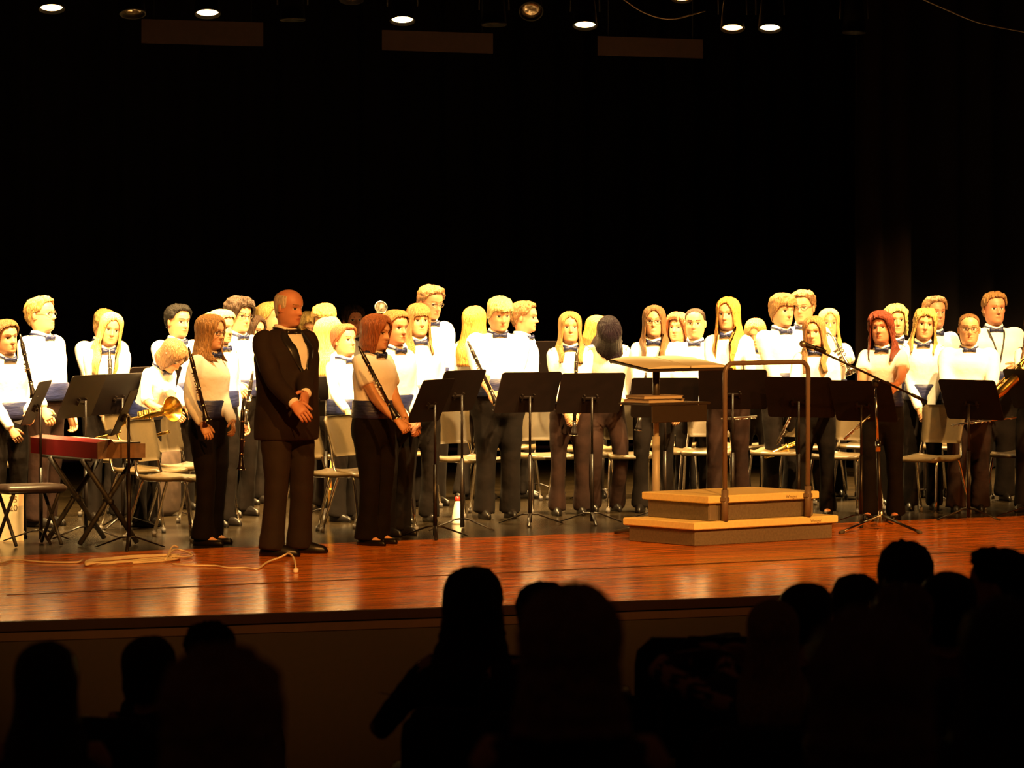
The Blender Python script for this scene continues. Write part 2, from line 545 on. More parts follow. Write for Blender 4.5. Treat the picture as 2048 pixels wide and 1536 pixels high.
def hand(mb, wr, d, nrm, side, curl, root, mat=0, sc=1.0):
    """palm and five fingers from wrist wr along d, palm facing nrm; thumb on the +t side"""
    d = d / np.linalg.norm(d)
    nrm = nrm - d * nrm.dot(d); nrm /= np.linalg.norm(nrm) + 1e-9
    t = np.cross(d, nrm) * side
    a = np.arange(10) * 2 * math.pi / 10
    rings = []
    for q, w_, h_ in ((-.02, .027, .021), (.0, .027, .019), (.03, .036, .0175), (.06, .041, .0165), (.085, .040, .0145), (.095, .034, .009)):
        rings.append(wr + d * q * sc + np.outer(np.cos(a) * w_ * sc, t) + np.outer(np.sin(a) * h_ * sc, nrm))
    o = mb.loft(rings, mat, root=root)
    for k, (off, ln) in enumerate(((.029, .072), (.010, .082), (-.010, .077), (-.029, .060))):
        b = wr + (d * .082 + t * off) * sc
        ang = 0.0; p = b; pts = [p]; cur = d
        for j, fr in enumerate((.45, .30, .25)):
            ang += curl * (0.7 if j == 0 else 1.0) + .04 * k
            cur = d * math.cos(ang) + nrm * math.sin(ang)
            p = p + cur * ln * fr * sc; pts.append(p)
        mb.tube(pts, [.0098 * sc, .0094 * sc, .0086 * sc, .0066 * sc], 6, mat, root=o + 4 * 10 + (k % 10))
    b = wr + (d * .022 + t * .026) * sc
    td = d * .62 + t * .62 + nrm * .35; td /= np.linalg.norm(td)
    td2 = d * .9 + t * .25 + nrm * .45; td2 /= np.linalg.norm(td2)
    mb.tube([b, b + td * .036 * sc, b + td * .036 * sc + td2 * .034 * sc, b + td * .036 * sc + td2 * .058 * sc], [.013 * sc, .0115 * sc, .010 * sc, .007 * sc], 6, mat, root=o + 2 * 10)


ARM = {'side': (.25, .03, .84), 'clasp': (.045, .215, .87), 'waist': (.10, .25, 1.0), 'chest': (.11, .25, 1.13), 'flute': (.16, .24, .93),
       'lap': (.12, .30, .95), 'high': (.12, .30, 1.25)}


def hair_end(style, length, phi):
    """lower border of the hair (in head heights above the chin) at angle phi from the face (radians, 0 front)"""
    p = np.abs(np.degrees(phi))
    if style == 'short':
        return np.interp(p, [0, 30, 48, 58, 68, 82, 98, 120, 180], [.86, .85, .80, .72, .60, .58, .56, .26, .12])
    if style == 'buzz':
        return np.interp(p, [0, 30, 48, 58, 68, 82, 98, 120, 180], [.90, .88, .82, .76, .62, .60, .58, .28, .16])
    if style == 'mop':
        return np.interp(p, [0, 30, 50, 62, 75, 90, 105, 130, 180], [.68, .69, .66, .56, .40, .34, .22, .08, .02])
    if style == 'ring':
        return np.interp(p, [0, 60, 75, 90, 110, 180], [.60, .58, .50, .46, .22, .12])
    if style in ('back', 'pony', 'updo'):
        return np.interp(p, [0, 35, 55, 68, 80, 95, 120, 180], [.85, .83, .74, .60, .50, .42, .22, .14])
    if style == 'bangs':
        return np.interp(p, [0, 30, 42, 52, 62, 180], [.665, .66, .60, .1, length, length])
    if style == 'bob':
        return np.interp(p, [0, 15, 30, 42, 52, 62, 120, 180], [.84, .80, .70, .50, .12, length, length, length - .03])
    if style == 'veil':
        return np.full(np.shape(p), length) + .05 * np.cos(phi)
    if style == 'curly':
        return np.interp(p, [0, 30, 45, 60, 75, 180], [.80, .76, .62, .3, length, length])
    return np.interp(p, [0, 18, 34, 44, 52, 60, 180], [.86, .82, .70, .45, .0, length, length])      # long


def hair_mesh(style, length, seed, thick=0.016, part=0.0, flip=0.0):
    q = MB()
    off = seed * 7.31
    rows = 22
    long_ = style in ('long', 'bangs', 'bob', 'curly', 'veil')
    phi = np.radians(np.concatenate([np.linspace(0, 75, 26), np.linspace(80, 180, 15)]))
    phi = np.concatenate([phi, -phi[1:-1][::-1]])
    te = hair_end(style, length, phi + R(part) * np.cos(phi / 2))
    te = te + np.array([.035 * noise.noise(Vector((math.cos(a) * 9 + off, math.sin(a) * 9, 3.1))) for a in phi]) * (1.0 if not long_ else 1.6)
    t0 = .83 if style == 'ring' else 1.0

    def layer(th0, wob):
        out = []
        for i in range(rows):
            v = (i + (0.25 if i == 0 else 0)) / (rows - 1)
            t = t0 - (t0 - te) * (v ** 1.15)
            tt = np.maximum(t, .40) if long_ else t
            x, y = head_xy(phi, np.minimum(tt, .995))
            th = np.full(len(phi), th0)
            if style == 'ring':
                th = th * .45 * sm(np.abs(np.degrees(phi)), 62, 78) - .004 * sm(np.abs(np.degrees(phi)), 76, 60)
            if style == 'buzz':
                th = th * .35
            th = th * (0.65 + 0.5 * np.minimum(1, v * 3)) * np.where(v > .9, .75, 1.0)
            amp = {'curly': .014, 'mop': .007, 'ring': .002, 'buzz': .0015, 'short': .009, 'back': .004}.get(style, .0048)
            nz = np.array([noise.noise(Vector((math.cos(a) * 6 + off, math.sin(a) * 6, (t_ * 1.2 if style != 'curly' else t_ * 9)))) +
                           .6 * noise.noise(Vector((math.cos(a) * 17 + off, math.sin(a) * 17, (t_ * .9 if style != 'curly' else t_ * 16)))) for a, t_ in zip(phi, t)])
            if style in ('short', 'mop') and wob == 1.0:
                nz = nz + 1.1 * np.array([noise.noise(Vector((x_ * 55 + off, y_ * 55, t_ * 11))) for x_, y_, t_ in zip(x, y, t)])
            th = th + nz * amp * wob
            cz = .55
            k = 1 + th / .10
            x = x * k; y = (y + .004) * k - .004
            z = np.where(t > cz, cz + (t - cz) * k, t)
            if long_:
                dn = np.clip(.40 - t, 0, 3)          # how far below the ear
                side = np.abs(np.degrees(phi))
                fr = sm(side, 100, 70)               # locks hanging in front of the shoulder
                dep = np.clip(-.12 - t, 0, 3)
                y = y + fr * (sm(t, -.05, -.5) * .075) - (1 - fr) * sm(t, -.1, -.6) * .045
                x = x * (1 + .26 * sm(dn, 0, .9) * (1 if style != 'bob' else .2))
                x = x * np.where(side > 100, 1 + .12 * sm(dn, .2, .9), 1)
                if style not in ('bob', 'veil') or (style == 'bob' and length < -.2):
                    sg = np.sign(np.sin(phi)); wl = sm(t, .12, -.35) * sm(side, 112, 88)
                    x = x * (1 - wl) + sg * (.040 + np.clip(side - 48, 0, 50) / 50 * .085 + .006 * np.sin(t * 9 + off)) * wl
                    y = y + wl * .018
                if style == 'bob':
                    x = x * (1 - .18 * sm(t, .15, -.05))
            out.append(np.stack([x, y, CHIN + z * HH], 1))
        return out
    outer = layer(thick, 1.0)
    inner = layer(max(.003, thick - .013), .3)
    q.loft(outer + inner[::-1], 0, True, True)
    if style == 'pony':
        q.tube(catmull([(0, -.095, CHIN + .17), (0, -.145, CHIN + .16), (.005, -.155, CHIN + .06), (0, -.14, CHIN - .08), (0, -.13, CHIN - .16)], 3),
               np.interp(np.linspace(0, 1, 13), [0, .2, .6, 1], [.02, .034, .036, .008]), 10, root=0)
    if style == 'updo':
        q.ellipsoid((0, -.115, CHIN + .15), (.05, .04, .05), n=12, k=8, root=0)
    if style in ('bangs', 'curly') and flip:
        pass
    return q


def person(px, s, a, H, sex='f', hair=('long', 'brown', -.8), label='', cat='person', head=(0, 0, 0), lean=0.0, twist=0.0, build=1.0,
           arms=('side', 'side'), curl=(.55, .55), glasses=False, tone='fair', sleeve=1.0, legs='stand', outfit='band', trousers='black_cloth',
           base=None, voxel=0.016, smile=False, group=None, shoes='shoe', strap=False, seed=None, flat=False, headscale=1.0, bust=0.0, footyaw=0.0, clip=False, hdy=0.0, top_mat=None):
    seed = seed if seed is not None else rnd.random() * 50
    k = H / 1.725
    hsf = (1.0 if sex == 'm' else .965) * headscale / (k ** .55) * (1.10 if outfit == 'band' else 1.03)
    k = H / (CHIN + .022 + .2 * hsf + .016)
    root_p = base if base is not None else gnd(px, s)
    rz = camang(root_p, a)
    root = empty('person', root_p, rz)
    tag(root, label, cat, group)
    inv = (Matrix.Translation(root_p) @ Matrix.Rotation(rz, 4, 'Z')).inverted()
    male = sex == 'm'
    sit = legs == 'sit'
    dz = -0.43 if sit else 0.0
    hs = hsf
    ln = R(lean); hy, hp, hr = [R(v) for v in head]
    HPV = np.array((0, -.012, 1.45))
    rotH = np.array((Matrix.Rotation(hy, 3, 'Z') @ Matrix.Rotation(-hp, 3, 'X') @ Matrix.Rotation(hr, 3, 'Y')))

    def bend(v):
        """lean the upper body forward about the hips, then scale"""
        v = np.array(v, float)
        if ln:
            wgt = sm(v[:, 2], .82, 1.12)
            an = -ln * wgt
            y = v[:, 1]; z = v[:, 2] - .92
            c, s_ = np.cos(an), np.sin(an)
            v = np.stack([v[:, 0], y * c - z * s_ , np.where(wgt > 0, y * s_ + z * c, z) + .92], 1)
        v[:, 2] += dz
        return v * k

    def headfn(v):
        v = np.array(v, float)
        sc_ = 1 + (hs - 1) * sm(v[:, 2], 1.44, 1.50)[:, None]
        c0 = np.array((0, 0, CHIN + .02))
        v = np.where(v[:, 2:3] > 1.40, c0 + (v - c0) * sc_, v)
        wgt = sm(v[:, 2], 1.43, 1.50)[:, None]
        r = (v - HPV) @ rotH.T + HPV
        v = v * (1 - wgt) + r * wgt
        return bend(v)

    def headfull(v):
        v = np.array(v, float); c0 = np.array((0, 0, CHIN + .02))
        v = c0 + (v - c0) * hs
        return bend((v - HPV) @ rotH.T + HPV)

    # targets for wrists
    shx = (.172 if male else .150) * (1 + (build - 1) * .45)
    shz = 1.368

    def unbend(p):
        p = np.array(p) / k; p[2] -= dz
        if ln:
            y = p[1]; z = p[2] - .92; c, s_ = math.cos(ln), math.sin(ln)
            wgt = 1.0 if p[2] > .95 else 1.0
            p = np.array((p[0], y * c - z * s_, y * s_ + z * c + .92))
        return p
    arm_pts = []
    for i, sd in enumerate((1, -1)):
        t = arms[i]
        if isinstance(t, str):
            tx, ty, tz = ARM[t]; W = (tx * sd * (1 + (build - 1) * (.9 if t == 'side' else .3)), ty * (1 + (build - 1) * .8), tz)
        elif t[0] == 'px':
            W = unbend(inv @ pix(t[1], t[2], t[3] if t[3] > 100 else s + t[3]))
        else:
            W = t
        hint = (sd * .38, -1.0, -.35) if not (isinstance(t, str) and t == 'side') else (sd * .3, -1, 0)
        E, W = ik((sd * shx, -.005, shz), W, .295, .262, hint)
        arm_pts.append((np.array((sd * shx, -.005, shz)), E, W, sd))

    # ---- body: one skin mesh, head to feet
    sk, lip = skin(tone)
    mb = MB()
    n_ = len(FA)
    rings = []
    for z, w_, f_, b_ in ((.80, .085, .07, .08), (.88, .145, .10, .11), (.98, .14, .095, .09), (1.10, .135, .095, .09), (1.25, .15, .10, .10), (1.34, .155, .09, .10), (1.385, .13, .075, .09), (1.415, .09, .06, .075)):
        c = np.cos(FA)
        rings.append(np.stack([w_ * np.sin(FA), np.where(c > 0, f_ * c, b_ * c), np.full(n_, z)], 1))
    for t in TR:
        x, y = head_xy(FA, t)
        y = y - .010 * sm(t, .0, -.4)
        fr = np.where(np.cos(FA) > 0.2, 1.0, 0)
        y = y + fr * face_bump(x, t)
        rings.append(np.stack([x, y, np.full(n_, CHIN + t * HH)], 1))
    mb.loft(rings, 0)
    nr = len(rings)
    # paint lips, eyes and brows on the face polygons
    nt0 = 8
    fi = 0
    hairy = hair[1]
    for i in range(nr - 1):
        for j in range(n_):
            if i >= nt0 and fi < len(mb.m):
                t = .5 * (TR[i - nt0] + TR[min(i - nt0 + 1, len(TR) - 1)])
                x = .25 * sum(rings[ii][jj % n_][0] for ii in (i, i + 1) for jj in (j, j + 1))
                yy = rings[i][j][1]
                if yy > .03:
                    ax = abs(x)
                    if .178 < t < .250 and ax < .0225 * (1 - abs(t - .212) / .075):
                        mb.m[fi] = 5 if (smile and .20 < t < .232 and ax < .017) else 1
                    elif ax > .016 and ax < .046 and abs(t - .505) < .040 * (1 - ((ax - .031) / .018) ** 2):
                        mb.m[fi] = 3 if (abs(ax - .031) < .0075 and t < .53) or t > .522 else 2
                    elif .014 < ax < .050 and abs(t - (.605 + .025 * math.sin((ax - .014) / .036 * 2.6))) < .013:
                        mb.m[fi] = 4
            fi += 1
    # ears
    for sd in (1, -1):
        mb.ellipsoid((sd * .0765, -.012, CHIN + .46 * HH), (.010, .019, .031), n=8, k=6, rot=Matrix.Rotation(R(sd * -18), 3, 'Z'), root=(nt0 + 26) * n_ + (17 if sd > 0 else n_ - 17))
    hv = np.array(mb.v)
    mb.v = [tuple(p) for p in headfn(hv)]
    # arms and hands, legs
    lb = MB()
    lb.v = [tuple(p) for p in hv]
    start = len(hv)
    for i, (S, E, W, sd) in enumerate(arm_pts):
        pth = catmull([S * .7 + np.array((0, -.01, 1.36)) * .3, S, E, W], 4)
        f = np.linspace(0, 1, len(pth))
        lb.tube(pth, np.interp(f, [0, .33, .6, .72, 1], [.05, .05, .040, .040, .0255]), 10, 0, root=5 * n_ + (17 if sd > 0 else n_ - 17))
        d = W - E; d = d / np.linalg.norm(d)
        t = arms[i]
        if isinstance(t, str) and t == 'side':
            nrm = np.array((-sd * 1.0, -.1, 0)); dd = d * .9 + np.array((0, .08, -.2)); side = sd * -1
        else:
            nrm = np.array((-sd * .6, -.5, -.5)); dd = d * .85 + np.array((-sd * .25, .05, -.25)); side = sd * -1
        # thumb must point forward/up: choose the sign
        dd = dd / np.linalg.norm(dd)
        nn = nrm - dd * nrm.dot(dd); tt = np.cross(dd, nn)
        side = 1 if tt.dot(np.array((0, .8, .6))) > 0 else -1
        hand(lb, W, dd, nrm, side, curl[i], len(lb.v) - 2, 0, (1.05 if male else .93))
    if legs in ('stand', 'step', 'wide', 'cross'):
        st = {'stand': ((.115, .03, 0), (.105, -.04, 0)), 'step': ((.17, .07, 0), (.15, -.05, 0)), 'wide': ((.13, .0, 0), (.13, .0, 0)), 'cross': ((.06, .06, 0), (.05, -.03, 0))}[legs]
        leg_pts = []
        for i, sd in enumerate((1, -1)):
            fx, fy, _ = st[i]
            leg_pts.append([np.array((sd * .088, 0, .86)), np.array((sd * (.092 + fx) / 2, fy * .5 + .03, .48)), np.array((sd * fx, fy - .02, .085))])
    elif legs == 'bent':
        leg_pts = [[np.array((sd * .09, -.05, .86)), np.array((sd * .11, .16, .48)), np.array((sd * .1, -.02, .085))] for sd in (1, -1)]
    else:
        leg_pts = [[np.array((sd * .09, 0, .87)), np.array((sd * .12, .43, .90)), np.array((sd * .12, .45, .50))] for sd in (1, -1)]
    for i, L in enumerate(leg_pts):
        lb.tube(catmull(L, 4), np.interp(np.linspace(0, 1, 9), [0, .5, .75, 1], [.08, .052, .05, .036]), 8, 0, root=0)
        foot = L[2]
        fd = np.array((-math.sin(R(footyaw)), math.cos(R(footyaw)), 0)); dn = np.array((0, 0, 1.0))
        lb.tube([foot - fd * .03 - dn * .01, foot + fd * .02 - dn * .03, foot + fd * .09 - dn * .05, foot + fd * .155 - dn * .062], [.032, .036, .034, .02] if flat else [.022, .022, .02, .012], 8, 0, root=len(lb.v) - 1)
    tail = bend(np.array(lb.v[start:]))
    mb.v += [tuple(p) for p in tail]
    mb.f += lb.f; mb.m += lb.m
    brow = hairmat(hairy if hairy not in ('platinum', 'blond', 'straw', 'white') else 'lbrown')
    mb.build('body', [sk, lip, MAT['eye_white'], MAT['iris'], brow, MAT['tooth']], root)

    # ---- shirt or jacket
    b_ = build
    mw = 1.0 if male else .93
    tux = outfit == 'tux'
    q = MB(); AN = np.arange(28) * 2 * math.pi / 28
    prof = [(.955, .160, .127, .120), (.97, .162, .13, .118), (1.04, .160, .132, .112), (1.12, .163, .132, .112), (1.20, .170, .134, .116), (1.27, .178, .136, .122), (1.33, .178, .124, .122), (1.365, .162, .104, .115), (1.395, .130, .085, .102), (1.425, .096, .068, .084), (1.452, .070, .058, .070)]
    if not male:
        prof = [(z, w_ * .92, f_ * .93 + bust * math.exp(-((z - 1.25) / .07) ** 2), bb * .95) for z, w_, f_, bb in prof]
        prof = [(z, w_ * (1 + .08 * math.exp(-((z - .90) / .08) ** 2)), f_, bb) for z, w_, f_, bb in prof]
    if tux:
        prof = [(.74, .185, .135, .145), (.80, .188, .142, .142), (.90, .186, .15, .138)] + [(z, w_ + .016, f_ + .018, bb + .012) for z, w_, f_, bb in prof[1:]]
    rings = []
    for z, w_, f_, bb in prof:
        u = 1 + (b_ - 1) * (1 if z < 1.3 else .5)
        uf = 1 + (b_ - 1) * (1.5 if z < 1.2 else .9 if z < 1.36 else .3)
        c = np.cos(AN); s_ = np.sin(AN)
        cc = np.sign(c) * np.abs(c) ** .88; ss = np.sign(s_) * np.abs(s_) ** .88
        rings.append(np.stack([w_ * u * ss, np.where(c > 0, f_ * uf * cc, bb * u * cc), np.full(28, z)], 1))
    q.loft(rings)
    for i, (S, E, W, sd) in enumerate(arm_pts):
        pth = catmull([S * .55 + np.array((0, -.01, 1.36)) * .45, S, E, W], 6)
        f = np.linspace(0, 1, len(pth))
        rad = np.interp(f, [0, .30, .45, .63, .8, .95, 1], [.054, .060, .058, .052, .049, .044, .040]) * (1.06 if male else .93) * (1 + (b_ - 1) * .5)
        if tux:
            rad = rad * 1.04
        rad = rad * (1 + .035 * np.sin(f * 40 + seed))
        m_ = max(8, int(len(pth) * sleeve))
        rad = rad.copy(); rad[m_ - 2:m_] *= 1.05 if sleeve > .9 else 1.25
        q.tube(pth[:m_], rad[:m_], 12)
    q.deform(bend)
    sh_mat = top_mat or {'band': 'shirt', 'tux': 'tux'}.get(outfit, 'black_cloth')
    so = q.build('jacket' if tux else 'shirt' if outfit == 'band' else 'sweater', sh_mat, root)

    def remesh(o, vx):
        md = o.modifiers.new('remesh', 'REMESH'); md.mode = 'VOXEL'; md.voxel_size = vx; md.use_smooth_shade = True
        ms = o.modifiers.new('smooth', 'SMOOTH'); ms.factor = .6; ms.iterations = 5
    remesh(so, voxel)
    # ---- trousers
    q = MB()
    rings = []
    tw = 1.0 if male else .96
    for z, w_, f_, bb in ((.74, .13, .08, .09), (.80, .172, .115, .13), (.88, .178, .125, .138), (.96, .168, .125, .125), (1.03, .158, .125, .112)):
        u = 1 + (b_ - 1) * 1.05
        rings.append(np.stack([w_ * tw * u * np.sin(AN), np.where(np.cos(AN) > 0, f_ * u * np.cos(AN), bb * u * np.cos(AN)), np.full(28, z)], 1))
    if sit:
        rings = rings[1:]
    q.loft(rings)
    fl = .080 if not male else .072
    for L in leg_pts:
        end = L[2] + np.array((0, .01, -.045))
        pth = catmull([L[0], L[1], end], 7)
        f = np.linspace(0, 1, len(pth))
        rad = np.interp(f, [0, .25, .5, .75, .93, 1], [.092, .086, .068, .064, fl, fl * 1.05]) * (1 + (b_ - 1) * .8)
        rad = rad * (1 + .03 * np.sin(f * 34 + seed * 3))
        q.tube(pth, rad, 14, ell=(1.0, 1.05))
    q.deform(bend)
    to = q.build('trousers', trousers if not tux else 'tux', root)
    remesh(to, voxel * 1.1)
    # ---- shoes
    for L in leg_pts:
        q = MB(); ft = L[2].copy(); g = ft[2] - .085
        a_ = np.arange(14) * 2 * math.pi / 14
        rr = []
        for z, w_, l0, l1 in ((0.0, .043, -.075, .20), (.018, .046, -.078, .208), (.045, .042, -.07, .19), (.068, .036, -.06, .12), (.085, .032, -.05, .06)):
            c = np.cos(a_)
            y = np.where(c > 0, l1 * c, -l0 * c)
            fyw = R(footyaw); xl = w_ * np.sin(a_) * np.where(c > 0, 1 - .2 * c * c, 1)
            rr.append(np.stack([ft[0] + xl * math.cos(fyw) - y * math.sin(fyw), ft[1] + xl * math.sin(fyw) + y * math.cos(fyw), np.full(14, g + z)], 1)); continue
            rr.append(np.stack([ft[0] + w_ * np.sin(a_) * np.where(c > 0, 1 - .2 * c * c, 1), ft[1] + y, np.full(14, g + z)], 1))
        if flat:
            rr = rr[:3]
        q.loft(rr)
        q.deform(bend)
        q.build('shoe', shoes, root)
    if outfit in ('band', 'tux'):
        # collar and bow tie with its neckband
        q = MB(); rr = []
        A2 = np.arange(24) * 2 * math.pi / 24
        for z, r_, fz_ in ((1.432, .078, .0), (1.462, .069, .0), (1.484, .064, -.004), (1.482, .072, -.006), (1.452, .080, -.004), (1.436, .082, 0)):
            c = np.cos(A2)
            rr.append(np.stack([r_ * np.sin(A2), r_ * c * np.where(c > 0, .98, 1.08) - .006, z - .026 * np.maximum(c, 0) ** 2 + np.zeros(24)], 1))
        q.loft(rr)
        q.deform(bend); q.build('collar', 'shirt', root)
        q = MB()
        rr = []
        for z, r_ in ((1.448, .0815), (1.452, .084), (1.464, .0825), (1.466, .079)):
            c = np.cos(A2)
            rr.append(np.stack([r_ * np.sin(A2), r_ * c * np.where(c > 0, .98, 1.08) - .006, z - .026 * np.maximum(c, 0) ** 2 + np.zeros(24)], 1))
        q.loft(rr, cap0=False, cap1=False)
        by, bz = .088, 1.428
        for sd in (1, -1):
            wr = []
            for x, h_, dpt in ((.004, .010, .009), (.022, .016, .010), (.042, .024, .009), (.056, .026, .006)):
                wr.append([(sd * x, by - dpt - x * .10, bz - h_), (sd * x, by + dpt - x * .10, bz - h_ * .5), (sd * x, by + dpt - x * .10, bz + h_ * .5), (sd * x, by - dpt - x * .10, bz + h_)])
            q.loft(wr, root=0)
        q.ellipsoid((0, by + .003, bz), (.010, .011, .013), n=8, k=6, root=0)
        q.deform(bend); q.build('bow_tie', 'navy' if outfit == 'band' else 'satin', root)
    if outfit == 'band':
        q = MB(); rr = []
        for z, e in ((.955, .006), (.965, .013), (1.0, .015), (1.05, .014), (1.082, .012), (1.09, .004)):
            i = np.interp(z, [p[0] for p in prof], range(len(prof)))
            w_, f_, bb = [np.interp(z, [p[0] for p in prof], [p[c_] for p in prof]) for c_ in (1, 2, 3)]
            u = 1 + (b_ - 1); uf = 1 + (b_ - 1) * 1.5
            c = np.cos(AN); s_ = np.sin(AN)
            cc = np.sign(c) * np.abs(c) ** .88; ss = np.sign(s_) * np.abs(s_) ** .88
            rr.append(np.stack([(w_ * u + e) * ss, np.where(c > 0, (f_ * uf + e) * cc, (bb * u + e) * cc), np.full(28, z)], 1))
        q.loft(rr, cap0=False, cap1=False)
        q.deform(bend); q.build('cummerbund', 'navy', root)
    if tux:
        # pleated shirt front and satin lapels lie on the jacket's chest
        def chest(x, z, e):
            f_ = np.interp(z, [p[0] for p in prof], [p[2] for p in prof]); w_ = np.interp(z, [p[0] for p in prof], [p[1] for p in prof])
            uf = 1 + (b_ - 1) * (1.5 if z < 1.2 else .9 if z < 1.36 else .3)
            c = max(0, 1 - (abs(x) / w_) ** 2.2) ** .5
            return (x, f_ * uf * c ** .9 + e, z)
        q = MB(); rows = []
        for i in range(12):
            v = i / 11; z = 1.425 - v * .285; hw = .062 * (1 - v) ** .85 + .003
            rows.append([chest(x * hw, z, .004) for x in np.linspace(-1, 1, 9)] + [chest(x * hw, z, -.02) for x in np.linspace(1, -1, 9)])
        q.loft(rows); q.deform(bend); q.build('shirt_front', 'shirt', root)
        for sd in (1, -1):
            q = MB(); rows = []
            for i in range(14):
                v = i / 13; z = 1.45 - v * .33
                x0 = .064 * (1 - min(1, v * 1.05)) ** .85; wd = .055 * math.sin(min(1, v * 1.15 + .15) * math.pi * .92) + .006
                if v > .93: wd = .010
                rows.append([chest(sd * (x0 + wd * e_), z, .010 - .002 * e_) for e_ in np.linspace(0, 1, 5)] + [chest(sd * (x0 + wd * e_), z, -.012) for e_ in np.linspace(1, 0, 5)])
            q.loft(rows); q.deform(bend); q.build('lapel', 'satin', root)
        for i, (S, E, W, sd) in enumerate(arm_pts):
            d = (W - E) / np.linalg.norm(W - E)
            q = MB(); q.tube([W - d * .03, W + d * .014], [.037, .036], 12); q.deform(bend); q.build('cuff', 'shirt', root)
    if strap:
        q = MB()
        q.tube(catmull([(.075, -.03, 1.46), (.062, .075, 1.40), (.03, .125, 1.28), (0, .150, 1.16)], 4), .007, 6)
        q.tube(catmull([(-.075, -.03, 1.46), (-.062, .075, 1.40), (-.03, .125, 1.28), (0, .150, 1.16)], 4), .007, 6, root=0)
        q.v = [(x, y * (1 + (b_ - 1) * 1.2), z) for x, y, z in q.v]
        q.deform(bend); q.build('neck_strap', 'black', root)
    # ---- hair
    if hair[0] != 'none':
        style, colr, length = (list(hair) + [-.8])[:3]
        th = hair[3] if len(hair) > 3 else {'short': .013, 'mop': .022, 'curly': .03, 'bob': .018}.get(style, .021)
        q = hair_mesh(style, length, seed, th, part=hair[4] if len(hair) > 4 else 0)
        q.deform(headfull)
        q.build('hair', hairmat(colr), root)
    if clip:
        q = MB(); q.tube([(.062, .035, CHIN + .80 * HH), (.084, .012, CHIN + .70 * HH), (.092, -.005, CHIN + .60 * HH)], .0055, 6); q.deform(headfull); q.build('hair_clip', 'white_plastic', root)
    if glasses:
        q = MB()
        ez = CHIN + .51 * HH
        for sd in (1, -1):
            aa = np.linspace(0, 2 * math.pi, 15)
            q.tube([(sd * .032 + .023 * math.cos(t), .099 - abs(.023 * math.cos(t) * sd + .032) * .22, ez + .016 * math.sin(t)) for t in aa], .0020, 5, root=None if sd > 0 else 0, caps=True)
            q.tube([(sd * .055, .088, ez + .004), (sd * .078, .03, ez + .006), (sd * .080, -.02, ez)], .0018, 5, root=0)
        q.tube([(-.01, .101, ez + .004), (.01, .101, ez + .004)], .002, 5, root=0)
        q.deform(headfull); q.build('glasses', 'glass_frame', root)
    return root


def P(px, ytop, s, a, sex, hair, label, **kw):
    H = kw.pop('H', None) or (CH - (ytop - HOR) / s) - (.0 if hair[0] in ('buzz', 'none', 'ring') else .008)
    fx = kw.pop('fx', px)
    return person(fx, s, a, H, sex, hair, label, group='band members standing on the stage', **kw)

# the band, from the left of the picture to the right ------------------------------------------------
CLASP = ('clasp', 'clasp')
SIDES = ('side', 'side')
P(14, 636, 284, 25, 'f', ('back', 'brown'), 'smiling girl at the far left edge holding a clarinet upright against her shoulder', arms=(('px', 22, 858, 2), 'waist'), smile=True, head=(8, 4, 6), build=1.05)
P(85, 590, 272, 52, 'm', ('short', 'dirty', 0, .016), 'tall boy in glasses turned right, second from the left edge of the band', glasses=True, build=1.22, arms=(('px', 92, 838, 4), 'side'), head=(8, -3, 0), trousers='brown_cloth', voxel=.018)
P(205, 610, 250, 20, 'm', ('mop', 'dirty', 0, .012), 'boy with a light brown fringe hidden behind the blonde girl at left', head=(0, 25, 0), build=1.2, voxel=.02, arms=CLASP)
P(213, 636, 266, 8, 'f', ('long', 'blond', -1.05, .019), 'blonde girl at left leaning forward over a clarinet and looking out', head=(0, 2, -10), arms=CLASP, lean=8, H=1.575, bust=.01)
P(355, 606, 256, 32, 'm', ('short', 'black', 0, .021), 'black haired boy turned right behind the girl with the bowed head', tone='tan', head=(4, 6, 0), build=1.15, arms=CLASP)
P(332, 684, 272, 48, 'f', ('bob', 'brown', .0, .02), 'girl with a brown bob and hair clip bending forward with bowed head', H=1.47, lean=24, head=(0, 26, 0), fx=289, clip=True, arms=(('px', 345, 825, 4), ('px', 358, 815, 4)), sleeve=.72)
P(418, 624, 290, 55, 'f', ('long', 'lbrown', -.35, .016), 'girl in glasses with long brown hair holding a clarinet, left of the conductor', glasses=True, arms=(('px', 405, 848, 4), ('px', 468, 858, 2)), head=(0, 6, 0), build=1.08, bust=.015, voxel=.014, flat=True, shoes='shoe')
P(441, 616, 272, 45, 'f', ('pony', 'platinum'), 'pale blond person half hidden behind the girl in glasses', head=(0, 8, 0), arms=SIDES, fx=440)
P(476, 592, 262, 36, 'm', ('curly', 'dark', .45, .03), 'boy with dark curly hair between the girl in glasses and the conductor', head=(0, 8, 0), arms=(('px', 490, 806, 6), 'waist'), glasses=True)
P(505, 628, 250, 45, 'f', ('long', 'dark', -.5), 'dark haired girl in shade whose face shows just left of the conductor', tone='rosy', head=(0, 5, 0), voxel=.02)
P(541, 602, 244, 60, 'f', ('updo', 'blond'), 'girl with pinned up blond hair behind the conductor\'s left shoulder', voxel=.02)
COND = person(573, 300, 38, CH - (575 - HOR) / 300 + .004, 'm', ('ring', 'white', 0, .012), 'white haired man in a black tuxedo standing with clasped hands at the stage front', 'person', outfit='tux', tone='old', build=1.18,
              head=(12, 8, 0), arms=(('px', 598, 826, 306), ('px', 610, 812, 305)), legs='step', footyaw=32, voxel=.012, curl=(.35, .55), group='band members standing on the stage')
P(616, 622, 238, 10, 'f', ('curly', 'blond', .1, .03), 'person with curly blond hair just right of the conductor\'s face', voxel=.02, head=(0, 15, 0))
P(650, 604, 246, -8, 'm', ('mop', 'blond', 0, .024), 'boy with a straight blond fringe at the back, right of the conductor', head=(0, 12, 0), voxel=.02)
